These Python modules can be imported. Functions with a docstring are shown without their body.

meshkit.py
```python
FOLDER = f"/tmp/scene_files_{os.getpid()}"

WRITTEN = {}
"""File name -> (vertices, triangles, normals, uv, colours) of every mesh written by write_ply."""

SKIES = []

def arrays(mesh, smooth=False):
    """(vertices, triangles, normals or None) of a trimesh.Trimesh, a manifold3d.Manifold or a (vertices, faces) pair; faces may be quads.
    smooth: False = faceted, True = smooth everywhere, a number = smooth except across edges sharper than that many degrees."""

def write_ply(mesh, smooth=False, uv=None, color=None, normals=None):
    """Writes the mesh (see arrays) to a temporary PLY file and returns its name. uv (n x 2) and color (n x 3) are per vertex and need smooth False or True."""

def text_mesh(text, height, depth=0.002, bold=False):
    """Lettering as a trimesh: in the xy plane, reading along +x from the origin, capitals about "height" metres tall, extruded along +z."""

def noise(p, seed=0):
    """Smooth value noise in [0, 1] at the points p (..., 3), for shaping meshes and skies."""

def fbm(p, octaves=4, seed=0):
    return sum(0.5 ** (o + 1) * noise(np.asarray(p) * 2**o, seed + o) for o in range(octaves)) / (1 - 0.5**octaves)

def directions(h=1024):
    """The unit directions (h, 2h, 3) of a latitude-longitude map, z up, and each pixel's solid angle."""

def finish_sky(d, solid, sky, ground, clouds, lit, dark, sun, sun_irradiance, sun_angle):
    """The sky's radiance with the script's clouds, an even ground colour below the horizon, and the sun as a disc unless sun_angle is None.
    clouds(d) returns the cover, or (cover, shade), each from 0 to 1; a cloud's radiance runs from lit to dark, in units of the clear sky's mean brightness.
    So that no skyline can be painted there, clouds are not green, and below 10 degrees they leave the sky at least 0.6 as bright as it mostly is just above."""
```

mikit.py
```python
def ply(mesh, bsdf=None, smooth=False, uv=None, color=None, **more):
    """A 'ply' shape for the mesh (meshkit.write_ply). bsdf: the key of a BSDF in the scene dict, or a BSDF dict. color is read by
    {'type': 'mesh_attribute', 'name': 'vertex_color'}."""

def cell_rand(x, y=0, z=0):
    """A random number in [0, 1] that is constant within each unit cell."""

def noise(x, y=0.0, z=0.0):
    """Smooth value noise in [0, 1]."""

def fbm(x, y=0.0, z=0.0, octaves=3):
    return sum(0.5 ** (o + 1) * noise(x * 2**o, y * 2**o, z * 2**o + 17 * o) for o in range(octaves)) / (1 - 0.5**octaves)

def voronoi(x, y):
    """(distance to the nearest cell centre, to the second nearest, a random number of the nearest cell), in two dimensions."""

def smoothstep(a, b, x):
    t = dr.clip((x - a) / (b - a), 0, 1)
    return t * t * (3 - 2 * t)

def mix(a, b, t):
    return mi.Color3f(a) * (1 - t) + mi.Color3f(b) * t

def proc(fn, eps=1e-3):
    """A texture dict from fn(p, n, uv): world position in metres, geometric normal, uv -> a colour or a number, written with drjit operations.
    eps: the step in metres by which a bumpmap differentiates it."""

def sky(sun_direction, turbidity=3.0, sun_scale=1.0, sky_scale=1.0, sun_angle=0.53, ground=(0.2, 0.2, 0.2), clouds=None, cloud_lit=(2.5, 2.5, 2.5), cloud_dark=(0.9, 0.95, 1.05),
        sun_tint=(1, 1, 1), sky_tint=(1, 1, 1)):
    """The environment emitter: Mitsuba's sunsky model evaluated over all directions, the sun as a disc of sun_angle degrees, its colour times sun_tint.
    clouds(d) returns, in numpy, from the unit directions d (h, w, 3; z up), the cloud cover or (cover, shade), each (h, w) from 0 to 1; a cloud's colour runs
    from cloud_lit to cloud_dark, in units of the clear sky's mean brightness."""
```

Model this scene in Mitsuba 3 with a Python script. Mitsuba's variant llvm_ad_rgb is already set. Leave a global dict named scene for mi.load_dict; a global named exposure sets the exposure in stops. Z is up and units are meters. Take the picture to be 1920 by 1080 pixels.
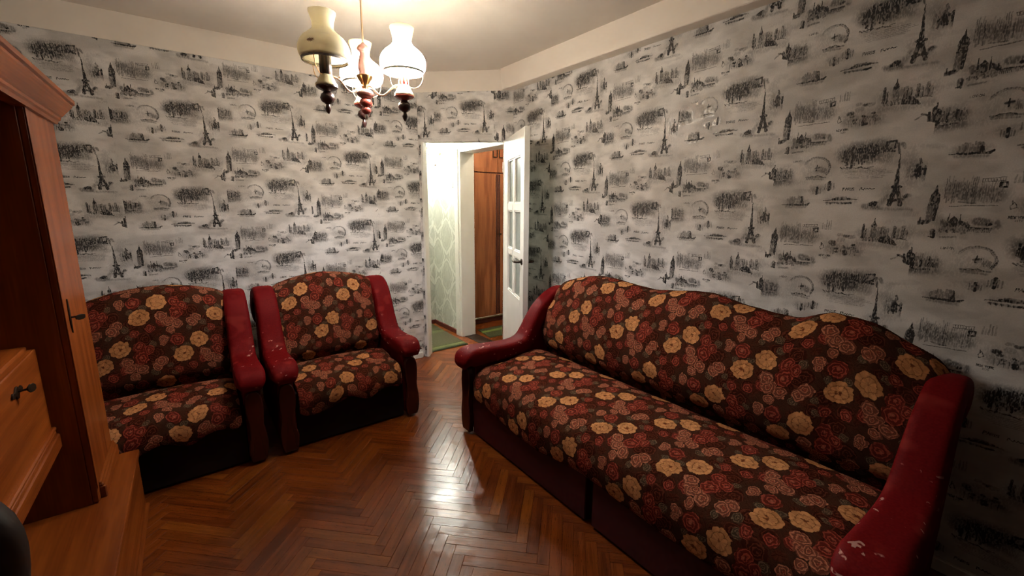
import math
import numpy as np, trimesh, drjit as dr, mitsuba as mi, mikit, meshkit
from mikit import noise, fbm, smoothstep, cell_rand, mix
from shapely.geometry import Polygon

T = mi.ScalarTransform4f
scene, labels = {}, {}

# ------------------------------------------------------------------ camera, light, exposure
EYE = np.array([0.0, 0.0, 1.4593])
_pitch, _yaw, _roll = math.radians(10.588), math.radians(37.117), math.radians(0.3825)
_f = np.array([math.sin(_yaw) * math.cos(_pitch), math.cos(_yaw) * math.cos(_pitch), -math.sin(_pitch)])
_r = np.array([math.cos(_yaw), -math.sin(_yaw), 0.0])
_u = np.cross(_r, _f)
_up = math.cos(_roll) * _u - math.sin(_roll) * _r
scene['camera'] = {
    'type': 'perspective', 'fov': 100.59, 'fov_axis': 'x', 'near_clip': 0.02, 'far_clip': 60.0,
    'principal_point_offset_y': 10.09 / 1080,
    'to_world': T().look_at(origin=EYE.tolist(), target=(EYE + _f).tolist(), up=_up.tolist()),
}
exposure = 2.55
BULB = (0.95, 0.95, 1.0)       # bare bulbs of the chandelier: radiance = BULB * BULB_POWER
BULB_POWER = 290.0
GLASS = (1.0, 0.89, 0.74)      # lit opal shades
GLASS_POWER = 18.0
HALL = (0.98, 1.0, 0.93)       # cool lamp in the hall
HALL_POWER = 800.0
LAMP_AXIS = (0.765, 2.218)     # chandelier rod
LAMP_UNITS = [((-0.199, -0.072), False), ((0.148, -0.124), True), ((0.053, 0.195), True)]

# ------------------------------------------------------------------ dimensions
YL, XR, ZC, ZB = 3.618, 2.298, 2.555, 2.391        # left wall, right wall, ceiling, paper's upper edge
C1, C2 = np.array([1.691, 3.618]), np.array([2.298, 3.033])
DD = (C2 - C1) / np.linalg.norm(C2 - C1)           # along the diagonal door wall
DN = np.array([DD[1], -DD[0]])                     # its normal, into the room
DLEN = float(np.linalg.norm(C2 - C1))
XW, YB = -1.02, -1.5                               # window-side wall, wall behind the camera


# ------------------------------------------------------------------ mesh helpers
def clean(m):
    if m.is_watertight and m.volume < 0:
        m.invert()
    return m


def mesh(v, f):
    f = np.asarray(f)
    if f.shape[1] == 4:
        f = np.vstack([f[:, [0, 1, 2]], f[:, [0, 2, 3]]])
    return trimesh.Trimesh(np.asarray(v, float), f, process=False)


def join(*ms):
    return trimesh.util.concatenate([m for m in ms])


def hull(p):
    return trimesh.convex.convex_hull(np.asarray(p, float))


def rbox(x0, x1, y0, y1, z0, z1, b=0.003):
    c = []
    for x, sx in ((x0, 1), (x1, -1)):
        for y, sy in ((y0, 1), (y1, -1)):
            for z, sz in ((z0, 1), (z1, -1)):
                c += [(x, y + sy * b, z + sz * b), (x + sx * b, y, z + sz * b), (x + sx * b, y + sy * b, z)]
    return hull(c)


def loft(loops, caps=True):
    L = np.asarray(loops, float)
    m, n = L.shape[:2]
    f = []
    for i in range(m - 1):
        for j in range(n):
            k = (j + 1) % n
            f.append((i * n + j, i * n + k, (i + 1) * n + k, (i + 1) * n + j))
    v = L.reshape(-1, 3)
    out = mesh(v, f)
    if caps:
        V, F = [out.vertices], [out.faces]
        a = len(v)
        tri = [(a, (j + 1) % n, j) for j in range(n)] + [(a + 1, (m - 1) * n + j, (m - 1) * n + (j + 1) % n) for j in range(n)]
        out = trimesh.Trimesh(np.vstack([v, L[0].mean(0), L[-1].mean(0)]), np.vstack([out.faces, tri]), process=False)
    return clean(out)


def lathe(prof, n=40, at=(0, 0, 0)):
    p = np.asarray(prof, float)
    t = np.linspace(0, 2 * math.pi, n, endpoint=False)
    loops = [np.stack([r * np.cos(t), r * np.sin(t), np.full(n, z)], 1) for r, z in p]
    m = loft(loops)
    m.apply_translation(at)
    return m


def tube(path, rad, n=10):
    P = np.asarray(path, float)
    rad = np.broadcast_to(rad, len(P))
    tan = np.gradient(P, axis=0)
    tan /= np.linalg.norm(tan, axis=1, keepdims=True)
    ref = np.array([0, 0, 1.0]) if abs(tan[0][2]) < 0.9 else np.array([1.0, 0, 0])
    loops = []
    a = np.linspace(0, 2 * math.pi, n, endpoint=False)
    u = np.cross(tan[0], ref)
    for p, t, r in zip(P, tan, rad):
        u = u - t * (u @ t)
        u /= np.linalg.norm(u)
        w = np.cross(t, u)
        loops.append(p + r * (np.cos(a)[:, None] * u + np.sin(a)[:, None] * w))
    return loft(loops)


def spline(pts, n):
    from scipy.interpolate import CubicSpline
    P = np.asarray(pts, float)
    s = np.concatenate([[0], np.cumsum(np.linalg.norm(np.diff(P, axis=0), axis=1))])
    return CubicSpline(s, P)(np.linspace(0, s[-1], n))


def slab(poly, depth, bevel=0.004, steps=3):
    """A plate with the outline poly (xy), 0..depth along z, its edges rounded by bevel."""
    P = np.asarray(poly, float)
    e = np.roll(P, -1, 0) - np.roll(P, 1, 0)
    nrm = np.stack([e[:, 1], -e[:, 0]], 1)
    nrm /= np.linalg.norm(nrm, axis=1, keepdims=True)
    area = 0.5 * np.sum(P[:, 0] * np.roll(P[:, 1], -1) - P[:, 1] * np.roll(P[:, 0], -1))
    if area < 0:
        nrm = -nrm
    loops = []
    for k in range(steps + 1):
        a = k / steps * math.pi / 2
        loops.append((bevel * (1 - math.sin(a)), bevel * (1 - math.cos(a))))
    prof = [(i, z) for i, z in loops] + [(i, depth - z) for i, z in reversed(loops)]
    return loft([np.column_stack([P - nrm * i, np.full(len(P), z)]) for i, z in prof])


def moved(m, M):
    m = m.copy()
    m.apply_transform(np.asarray(M, float))
    return clean(m)


def frame(o, x, y, z):
    M = np.eye(4)
    M[:3, 0], M[:3, 1], M[:3, 2], M[:3, 3] = x, y, z, o
    return M


# ------------------------------------------------------------------ scene helpers
def put(key, m, bsdf, label=None, cat=None, group=None, kind=None, smooth=False, uv=None, **more):
    base, k = key, 0
    while key in scene:
        k += 1
        key = '%s_%03d' % (base, k)
    scene[key] = mikit.ply(m, bsdf, smooth=smooth, uv=uv, **more)
    note(key, label, cat, group, kind)
    return key


def note(key, label=None, cat=None, group=None, kind=None):
    d = {k: v for k, v in (('label', label), ('category', cat), ('group', group), ('kind', kind)) if v}
    if d:
        labels[key] = d


def rgb(*c):
    return {'type': 'rgb', 'value': list(c)}


def principled(name, color, rough=0.5, bump=None, bump_scale=1.0, **more):
    d = {'type': 'principled', 'base_color': mikit.proc(color) if callable(color) else rgb(*color),
         'roughness': mikit.proc(rough) if callable(rough) else rough, **more}
    if bump is not None:
        d = {'type': 'bumpmap', 'arbitrary': mikit.proc(bump, eps=0.0015), 'scale': bump_scale, 'bsdf': d}
    scene[name] = {'type': 'twosided', 'bsdf': d}


# ------------------------------------------------------------------ vector print: tapered strokes looked up per cell of a repeating tile
class Strokes:
    def __init__(self, W, H, nx, ny):
        self.W, self.H, self.nx, self.ny, self.p = W, H, nx, ny, []

    def line(self, x0, y0, x1, y1, r0, r1=None, soft=0.0012, ink=0.8):
        self.p.append((x0, y0, x1, y1, r0, r0 if r1 is None else r1, soft, ink))

    def path(self, pts, r, soft=0.001, ink=0.7):
        for a, b in zip(pts[:-1], pts[1:]):
            self.line(a[0], a[1], b[0], b[1], r, r, soft, ink)

    def finish(self):
        W, H, nx, ny = self.W, self.H, self.nx, self.ny
        P = np.array(self.p)
        P[:, 4:6] *= np.where(P[:, 4:6] < .003, 1.45, 1.2)
        P[:, 7] = 1 - (1 - P[:, 7]) ** 1.7
        full = []
        for ox in (-W, 0, W):
            for oy in (-H, 0, H):
                Q = P.copy()
                Q[:, [0, 2]] += ox
                Q[:, [1, 3]] += oy
                full.append(Q)
        Q = np.vstack(full)
        cx, cy = (np.arange(nx) + 0.5) * W / nx, (np.arange(ny) + 0.5) * H / ny
        half = 0.5 * math.hypot(W / nx, H / ny)
        gx, gy = np.meshgrid(cx, cy)
        c = np.stack([gx.ravel(), gy.ravel()], 1)
        lists = []
        d = Q[:, 2:4] - Q[:, :2]
        dd = np.maximum((d * d).sum(1), 1e-12)
        for p in c:
            t = np.clip(((p - Q[:, :2]) * d).sum(1) / dd, 0, 1)
            dist = np.linalg.norm(Q[:, :2] + t[:, None] * d - p, axis=1)
            lists.append(np.nonzero(dist < np.maximum(Q[:, 4], Q[:, 5]) + Q[:, 6] + half)[0])
        self.K = max(len(x) for x in lists)
        none = len(Q)
        Q = np.vstack([Q, [0, 0, 0, 0.001, 0, 0, 0.001, 0]])
        idx = np.full((len(lists), self.K), none)
        for i, x in enumerate(lists):
            idx[i, :len(x)] = x
        self.idx = mi.UInt32(idx.ravel().astype(np.uint32))
        self.col = [mi.Float(np.ascontiguousarray(Q[:, k].astype(np.float32))) for k in range(8)]
        dr.eval(self.idx, *self.col)
        return self

    def ink(self, u, v):
        """How much print lies at (u, v) metres of the tile, 0 to 1."""
        W, H = self.W, self.H
        u = u - dr.floor(u / W) * W
        v = v - dr.floor(v / H) * H
        ix = dr.clip(mi.Int32(u * (self.nx / W)), 0, self.nx - 1)
        iy = dr.clip(mi.Int32(v * (self.ny / H)), 0, self.ny - 1)
        cell = mi.UInt32(iy * self.nx + ix) * self.K
        left = mi.Float(1)
        for k in range(self.K):
            i = dr.gather(mi.UInt32, self.idx, cell + k)
            x0, y0, x1, y1, r0, r1, so, al = (dr.gather(mi.Float, c, i) for c in self.col)
            dx, dy = x1 - x0, y1 - y0
            px, py = u - x0, v - y0
            t = dr.clip((px * dx + py * dy) / dr.maximum(dx * dx + dy * dy, 1e-12), 0, 1)
            ex, ey = px - t * dx, py - t * dy
            dist = dr.sqrt(ex * ex + ey * ey) - (r0 + t * (r1 - r0))
            left *= 1 - al * (1 - smoothstep(-so, so, dist))
        return 1 - left


def city_print():
    """The wallpaper's sketch of city sights: one strip 0.5618 m wide, repeating every 0.5443 m. Origin: foot of the iron tower."""
    S = Strokes(0.5618, 0.5443, 44, 44)
    R = np.random.default_rng(11)
    L = S.line
    # iron tower
    L(-.0110, .202, -.0095, .150, .0007, .0022, .0012, .95)
    L(-.0095, .150, -.0075, .082, .0022, .0068, .0014, .93)
    L(-.018, .0745, .006, .0745, .0045, .0045, .0014, .9)
    L(-.0085, .072, -.021, .004, .0058, .0068, .0014, .96)
    L(-.0045, .072, .0135, .004, .0055, .0062, .0014, .78)
    L(-.024, .022, .016, .022, .0045, .0045, .0014, .85)
    L(-.030, .040, -.055, .000, .006, .010, .008, .30)
    L(-.10, -.012, .05, -.016, .005, .004, .007, .30)
    for k in range(4):
        L(-.085 + .006 * k, .004, -.072 + .003 * k, .010, .006, .006, .003, .62)
    L(-.105, -.002, -.06, -.004, .007, .007, .006, .35)
    L(.024, .036, .030, .042, .006, .005, .003, .55)
    L(.020, .025, .035, .040, .004, .006, .004, .30)
    L(.02, .19, .03, .09, .020, .025, .02, .13)
    # statue and small figures right of it
    L(.050, .180, .054, .165, .003, .004, .0015, .55)
    L(.048, .155, .050, .118, .006, .007, .0025, .55)
    L(.054, .150, .058, .112, .003, .003, .0012, .85)
    L(.044, .135, .046, .116, .003, .003, .0012, .75)
    for k in range(7):
        x = .020 + .005 * k + R.uniform(-.002, .002)
        L(x, .125 + R.uniform(0, .03), x, .11 + R.uniform(-.012, .01), .0015, .002, .0012, R.uniform(.2, .5))
    # clock tower
    L(-.4330, .4355, -.4330, .420, .0006, .003, .0012, .9)
    L(-.4330, .420, -.4335, .395, .003, .0105, .0014, .82)
    L(-.4335, .395, -.4335, .386, .0115, .0115, .0014, .78)
    L(-.4385, .384, -.4405, .304, .0085, .0085, .0016, .42)
    L(-.4250, .386, -.4270, .304, .0058, .0036, .0012, .95)
    for k in range(8):
        a, b = 2 * math.pi * k / 8, 2 * math.pi * (k + 1) / 8
        L(-.438 + .0065 * math.cos(a), .3715 + .0065 * math.sin(a), -.438 + .0065 * math.cos(b), .3715 + .0065 * math.sin(b), .0014, .0014, .0008, .6)
    L(-.446, .362, -.431, .360, .0022, .0022, .001, .7)
    L(-.470, .292, -.446, .296, .006, .007, .003, .62)
    L(-.465, .312, -.465, .294, .0014, .002, .001, .8)
    L(-.455, .300, -.455, .288, .002, .003, .001, .7)
    # parliament
    for x, h in ((-.3860, .3285), (-.3560, .3255), (-.336, .300)):
        L(x, h, x, .285, .0008, .0022, .001, .88)
    L(-.3710, .318, -.3710, .300, .0015, .0105, .0016, .88)
    L(-.3710, .300, -.3710, .288, .0095, .0095, .002, .70)
    L(-.400, .300, -.395, .288, .007, .009, .003, .45)
    L(-.352, .297, -.335, .285, .006, .007, .002, .70)
    L(-.31, .303, -.285, .300, .012, .010, .005, .42)
    L(-.284, .292, -.276, .293, .004, .004, .002, .7)
    L(-.262, .302, -.258, .285, .006, .007, .004, .35)
    L(-.395, .272, -.270, .277, .009, .003, .004, .34)
    L(-.333, .2785, -.272, .2785, .0013, .0013, .0008, .75)
    for k in range(13):
        x = -.330 + .0046 * k
        L(x, .277, x, .264, .0009, .0009, .0007, .45)
    for k in range(9):
        x = -.41 + .009 * k + R.uniform(-.003, .003)
        L(x, .268 + R.uniform(-.004, .004), x + .003, .257 + R.uniform(0, .006), .002, .0025, .0015, R.uniform(.3, .75))
    L(-.424, .262, -.424, .242, .007, .005, .002, .5)
    L(-.419, .262, -.420, .238, .003, .0035, .0012, .88)
    L(-.432, .240, -.418, .238, .0018, .0018, .001, .7)
    L(-.400, .240, -.36, .243, .003, .003, .002, .35)
    # big wheel with hub, boat below
    for k in range(20):
        a, b = math.radians(155 - 9.5 * k), math.radians(155 - 9.5 * (k + 1))
        i = .18 + .34 * (k / 20)
        L(-.295 + .052 * math.cos(a), .162 + .050 * math.sin(a), -.295 + .052 * math.cos(b), .162 + .050 * math.sin(b), .0020, .0020, .0018, i)
        L(-.295 + .047 * math.cos(a), .162 + .045 * math.sin(a), -.295 + .047 * math.cos(b), .162 + .045 * math.sin(b), .0008, .0008, .0008, i)
    L(-.2935, .178, -.2935, .152, .0012, .002, .001, .7)
    L(-.300, .163, -.284, .166, .0028, .0035, .002, .55)
    L(-.282, .158, -.265, .150, .012, .008, .008, .22)
    for k in range(6):
        L(-.275 + .004 * k, .17 - .002 * k, -.273 + .004 * k, .14, .0008, .0008, .0007, .3)
    L(-.330, .124, -.255, .122, .003, .002, .002, .42)
    L(-.326, .117, -.262, .113, .004, .003, .002, .30)
    S.path([(-.318, .124), (-.31, .129), (-.296, .127), (-.286, .13), (-.27, .124)], .0014, .001, .55)
    # black tower, bridge arch and pale towers
    for ox, oy in ((0, 0), (.5455, .200)):
        L(ox - .474, oy + .182, ox - .473, oy + .160, .0014, .003, .001, .75)
        L(ox - .4725, oy + .160, ox - .4715, oy + .122, .0105, .0105, .0018, .92)
        L(ox - .479, oy + .150, ox - .470, oy + .146, .004, .008, .002, .6)
        L(ox - .492, oy + .150, ox - .490, oy + .122, .003, .0045, .0014, .92)
        L(ox - .490, oy + .120, ox - .465, oy + .116, .0035, .004, .002, .85)
        L(ox - .512, oy + .146, ox - .495, oy + .140, .0025, .0035, .0015, .6)
        L(ox - .530, oy + .128, ox - .51, oy + .142, .002, .002, .0015, .35)
    for k in range(11):
        x = -.458 + .0065 * k
        L(x, .172 - .0012 * k + R.uniform(-.012, .006), x, .124, .0016, .0024, .0012, R.uniform(.18, .5))
    L(-.441, .150, -.441, .122, .0026, .003, .001, .8)
    L(-.415, .158, -.42, .13, .002, .002, .001, .65)
    L(-.44, .145, -.405, .140, .020, .018, .012, .2)
    L(-.485, .105, -.40, .108, .010, .010, .010, .28)
    S.path([(-.466, .114), (-.448, .108), (-.43, .112), (-.412, .113)], .0016, .001, .4)
    # sailing barges
    for k, h in enumerate((.022, .030, .036, .034, .026, .038, .036, .02)):
        x = -.395 + .0085 * k
        L(x, .006 + h * .9, x, .004, .0028, .0034, .0016, .32 + .12 * (k in (2, 6)))
    L(-.337, .036, -.334, .006, .0038, .0055, .0015, .75)
    L(-.418, .002, -.395, .0015, .0012, .002, .001, .45)
    for k in range(6):
        L(-.396 + .0145 * k, .0015, -.386 + .0145 * k, .0010, .0032, .0038, .0014, .9)
    L(-.318, .002, -.305, .008, .003, .0024, .0014, .85)
    L(-.40, -.008, -.32, -.009, .005, .005, .005, .30)
    # little arches
    for x, y, s in ((-.282, .064, 1.0), (-.236, .084, 1.15)):
        L(x, y + .014 * s, x, y - .014 * s, .004 * s, .004 * s, .0012, .72)
        for k in (-2, -1, 1, 2):
            L(x + .0075 * k * s, y + R.uniform(.005, .013) * s, x + .0075 * k * s, y - .012 * s, .0014, .0016, .001, .34)
    # faint towers with a framed clock
    for k in range(16):
        x = -.408 + .0053 * k
        L(x, -.088 + R.uniform(-.016, .012), x, -.165 + R.uniform(-.015, .015), .0012, .0017, .0011, R.uniform(.16, .42))
    L(-.385, -.120, -.340, -.150, .018, .022, .012, .24)
    for k in range(9):
        x = -.318 + .0065 * k
        L(x, -.098 + R.uniform(-.01, .01), x, -.172 + R.uniform(-.006, .006), .0012, .0016, .0011, R.uniform(.14, .34))
    L(-.310, -.135, -.272, -.150, .015, .018, .010, .2)
    S.path([(-.318, -.090), (-.262, -.086), (-.262, -.098), (-.316, -.102), (-.318, -.090)], .0009, .0008, .42)
    for k in range(7):
        L(-.312 + .007 * k, -.091, -.310 + .007 * k, -.099, .0009, .0009, .0007, .45)
    S.path([(-.273, -.105), (-.257, -.103), (-.257, -.119), (-.272, -.121), (-.273, -.105)], .0020, .0012, .72)
    L(-.268, -.108, -.272, -.120, .003, .003, .001, .5)
    L(-.39, -.188, -.27, -.184, .0012, .0012, .001, .45)
    L(-.37, -.172, -.325, -.178, .0016, .0016, .0014, .35)
    for k in range(5):
        x = -.240 + .008 * k
        L(x, -.075 + R.uniform(-.012, .012), x, -.105, .0014, .002, .0012, R.uniform(.15, .38))
    # torch sketch
    S.path([(-.236, -.178), (-.232, -.172), (-.228, -.180), (-.224, -.19), (-.236, -.196), (-.24, -.186), (-.236, -.178)], .0010, .0009, .45)
    L(-.236, -.168, -.236, -.178, .0014, .0014, .001, .55)
    # tree blots and carriage
    for x, y, r, i in ((-.196, -.163, .010, .62), (-.188, -.172, .008, .5), (-.176, -.190, .006, .72), (-.176, -.203, .0045, .85),
                       (-.150, -.178, .005, .85), (-.138, -.188, .009, .35), (-.142, -.210, .0085, .8), (-.147, -.200, .006, .7),
                       (-.118, -.171, .005, .85), (-.115, -.184, .008, .45), (-.104, -.196, .009, .28), (-.165, -.150, .012, .18),
                       (-.150, -.133, .007, .55), (-.141, -.131, .005, .5), (-.128, -.136, .010, .25), (-.17, -.128, .008, .25)):
        L(x - r * .5, y, x + r * .6, y + R.uniform(-.003, .003), r * .75, r * .6, .0025, i)
    L(-.20, -.195, -.10, -.200, .018, .016, .014, .17)
    for k in range(8):
        x = -.20 + .013 * k + R.uniform(-.003, .003)
        L(x, -.19 + R.uniform(-.006, .006), x + R.uniform(-.002, .002), -.215, .0012, .001, .001, R.uniform(.25, .55))
    # stepped skyline with the domed spire
    for x, t, b, r, i in ((-.092, -.080, -.135, .0042, .62), (-.083, -.098, -.14, .003, .4), (-.037, -.095, -.125, .0085, .24), (-.026, -.092, -.13, .007, .3),
                          (-.013, -.098, -.128, .006, .32), (.010, -.087, -.128, .0055, .5), (.022, -.095, -.13, .004, .25), (.037, -.085, -.128, .006, .36), (.048, -.10, -.13, .004, .2)):
        L(x, t, x, b, r * .8, r, .0018, i)
        L(x + r * .6, t - .004, x + r * .6, b, .0009, .0009, .0008, min(.8, i + .2))
    L(-.0575, -.052, -.0575, -.068, .0006, .002, .001, .85)
    L(-.0575, -.068, -.0570, -.082, .003, .0075, .0014, .72)
    L(-.0570, -.082, -.0560, -.125, .0080, .0090, .0016, .46)
    for k in range(7):
        L(-.090 + .011 * k, -.135, -.087 + .011 * k, -.147, .003, .0035, .002, R.uniform(.3, .65))
    L(-.026, -.140, .006, -.147, .0105, .0085, .0025, .84)
    L(-.010, -.128, -.002, -.138, .006, .008, .002, .6)
    L(.012, -.150, .020, -.158, .004, .003, .002, .55)
    L(-.10, -.162, .05, -.160, .010, .012, .012, .2)
    S.path([(.02, -.134), (.035, -.131), (.052, -.137)], .0012, .001, .5)
    # dark theatre street
    L(-.190, -.325, -.060, -.318, .028, .030, .024, .42)
    L(-.185, -.340, -.110, -.345, .024, .024, .016, .34)
    L(-.100, -.355, -.050, -.362, .016, .012, .014, .30)
    L(-.170, -.298, -.080, -.290, .012, .012, .014, .22)
    for k in range(30):
        x = -.200 + .0052 * k + R.uniform(-.002, .002)
        t = -.298 + R.uniform(-.018, .008)
        L(x, t, x + R.uniform(-.003, .003), t - R.uniform(.018, .060) * (1.25 if x < -.11 else .8), .0013, .0017, .0011, R.uniform(.35, .9))
    for a, b in (((-.150, -.300), (-.128, -.345)), ((-.128, -.305), (-.122, -.36)), ((-.168, -.30), (-.166, -.385)), ((-.110, -.300), (-.092, -.33)),
                 ((-.092, -.300), (-.108, -.325)), ((-.106, -.332), (-.082, -.322)), ((-.136, -.33), (-.13, -.375)), ((-.184, -.345), (-.186, -.375))):
        L(a[0], a[1], b[0], b[1], .0028, .0030, .0014, .85)
    S.path([(-.060, -.292), (-.030, -.288), (-.031, -.316), (-.058, -.320), (-.060, -.292)], .0026, .0013, .85)
    L(-.066, -.322, -.03, -.328, .005, .004, .002, .75)
    L(-.022, -.300, -.015, -.34, .004, .002, .0016, .55)
    L(-.008, -.304, -.001, -.318, .006, .004, .003, .4)
    for k in range(9):
        x = -.205 + .012 * k
        L(x, -.388 + R.uniform(-.006, .006), x + R.uniform(.005, .02), -.389 + R.uniform(-.006, .006), .0018, .0012, .0014, R.uniform(.35, .7))
    for k in range(6):
        y = -.402 - .006 * k
        L(-.19 + R.uniform(0, .03), y, -.05 + R.uniform(-.04, .03), y + .002, .0008, .0008, .0009, .26)
    # launch on the river
    L(-.252, .020, -.200, .024, .0014, .0022, .001, .5)
    L(-.214, .025, -.155, .027, .0046, .0040, .0016, .72)
    L(-.155, .027, -.128, .024, .0025, .001, .001, .55)
    L(-.205, .033, -.168, .034, .0020, .0020, .0012, .45)
    L(-.240, .012, -.17, .008, .0026, .003, .0018, .38)
    L(-.170, .008, -.150, .010, .0038, .0030, .0014, .85)
    for k in range(5):
        L(-.238 + .014 * k, .012, -.236 + .014 * k, .006, .0016, .0016, .001, .45)
    # washes behind the motifs
    for x0, y0, x1, y1, r, i in ((-.480, .135, -.405, .140, .024, .20), (-.400, .290, -.270, .290, .020, .17), (-.400, .014, -.320, .014, .014, .16), (-.090, -.120, .045, -.118, .022, .20), (-.400, -.135, -.270, -.138, .026, .20),
                                 (-.325, .150, -.262, .140, .024, .12), (.035, .150, .052, .120, .016, .20), (-.200, -.175, -.105, -.185, .024, .16), (-.435, .350, -.425, .310, .016, .16), (-.020, .060, .015, .020, .022, .16),
                                 (-.230, .018, -.140, .020, .014, .14), (-.290, .066, -.230, .080, .016, .14), (-.470, .10, -.39, .105, .014, .20), (-.19, -.395, -.06, -.40, .012, .16)):
        L(x0, y0, x1, y1, r, r * .9, r * .95, i)
    # washes over the sheet
    for k in range(26):
        x, y = R.uniform(-.49, .07), R.uniform(-.45, .09)
        L(x, y, x + R.uniform(.02, .07), y + R.uniform(-.006, .006), R.uniform(.004, .012), R.uniform(.003, .01), .012, R.uniform(.05, .13))
    # handwriting
    G = {'P': [[(0, 0), (0, 1), (.6, .95), (.65, .6), (0, .5)]], 'A': [[(0, 0), (.35, 1), (.7, 0)], [(.15, .4), (.55, .4)]], 'R': [[(0, 0), (0, 1), (.6, .9), (.55, .55), (0, .5), (.65, 0)]],
         'I': [[(.15, 0), (.15, 1)]], 'S': [[(.6, .9), (.1, .85), (.1, .55), (.55, .45), (.5, .05), (0, .1)]], 'L': [[(0, 1), (0, 0), (.55, 0)]],
         'O': [[(.3, 1), (0, .6), (.1, .05), (.5, 0), (.65, .5), (.3, 1)]], 'N': [[(0, 0), (0, 1), (.6, 0), (.6, 1)]], 'D': [[(0, 0), (0, 1), (.55, .7), (.55, .25), (0, 0)]],
         'E': [[(.5, 1), (0, 1), (0, 0), (.5, 0)], [(0, .5), (.4, .5)]], 'W': [[(0, 1), (.2, 0), (.4, .7), (.6, 0), (.8, 1)]], 'Y': [[(0, 1), (.3, .5), (.6, 1)], [(.3, .5), (.3, 0)]],
         'K': [[(0, 0), (0, 1)], [(.55, 1), (0, .45), (.6, 0)]], 'C': [[(.6, .9), (.1, .8), (.05, .2), (.6, .1)]], 'T': [[(0, 1), (.7, 1)], [(.35, 1), (.35, 0)]], ' ': []}

        # one glyph per capital used below

    def write(text, x, y, h, r, ink, gap=.82):
        for ch in text:
            for st in G[ch]:
                S.path([(x + a * h, y + b * h) for a, b in st], r, .0006, ink)
            x += h * (.45 if ch == 'I' else gap)

    write('PARIS', -.185, .063, .0115, .00085, .85)
    S.path([(-.125, .064), (-.124, .073), (-.119, .074), (-.119, .069), (-.112, .065), (-.109, .071), (-.104, .066), (-.100, .071), (-.095, .066), (-.090, .071), (-.085, .067), (-.076, .069)], .0010, .0007, .75)
    write('LONDON', -.392, .196, .0075, .0006, .45)
    write('NEW YORK', -.238, -.229, .0075, .0008, .62, .74)
    write('CITY', -.222, -.2395, .0065, .0006, .42)
    return S.finish()


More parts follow.
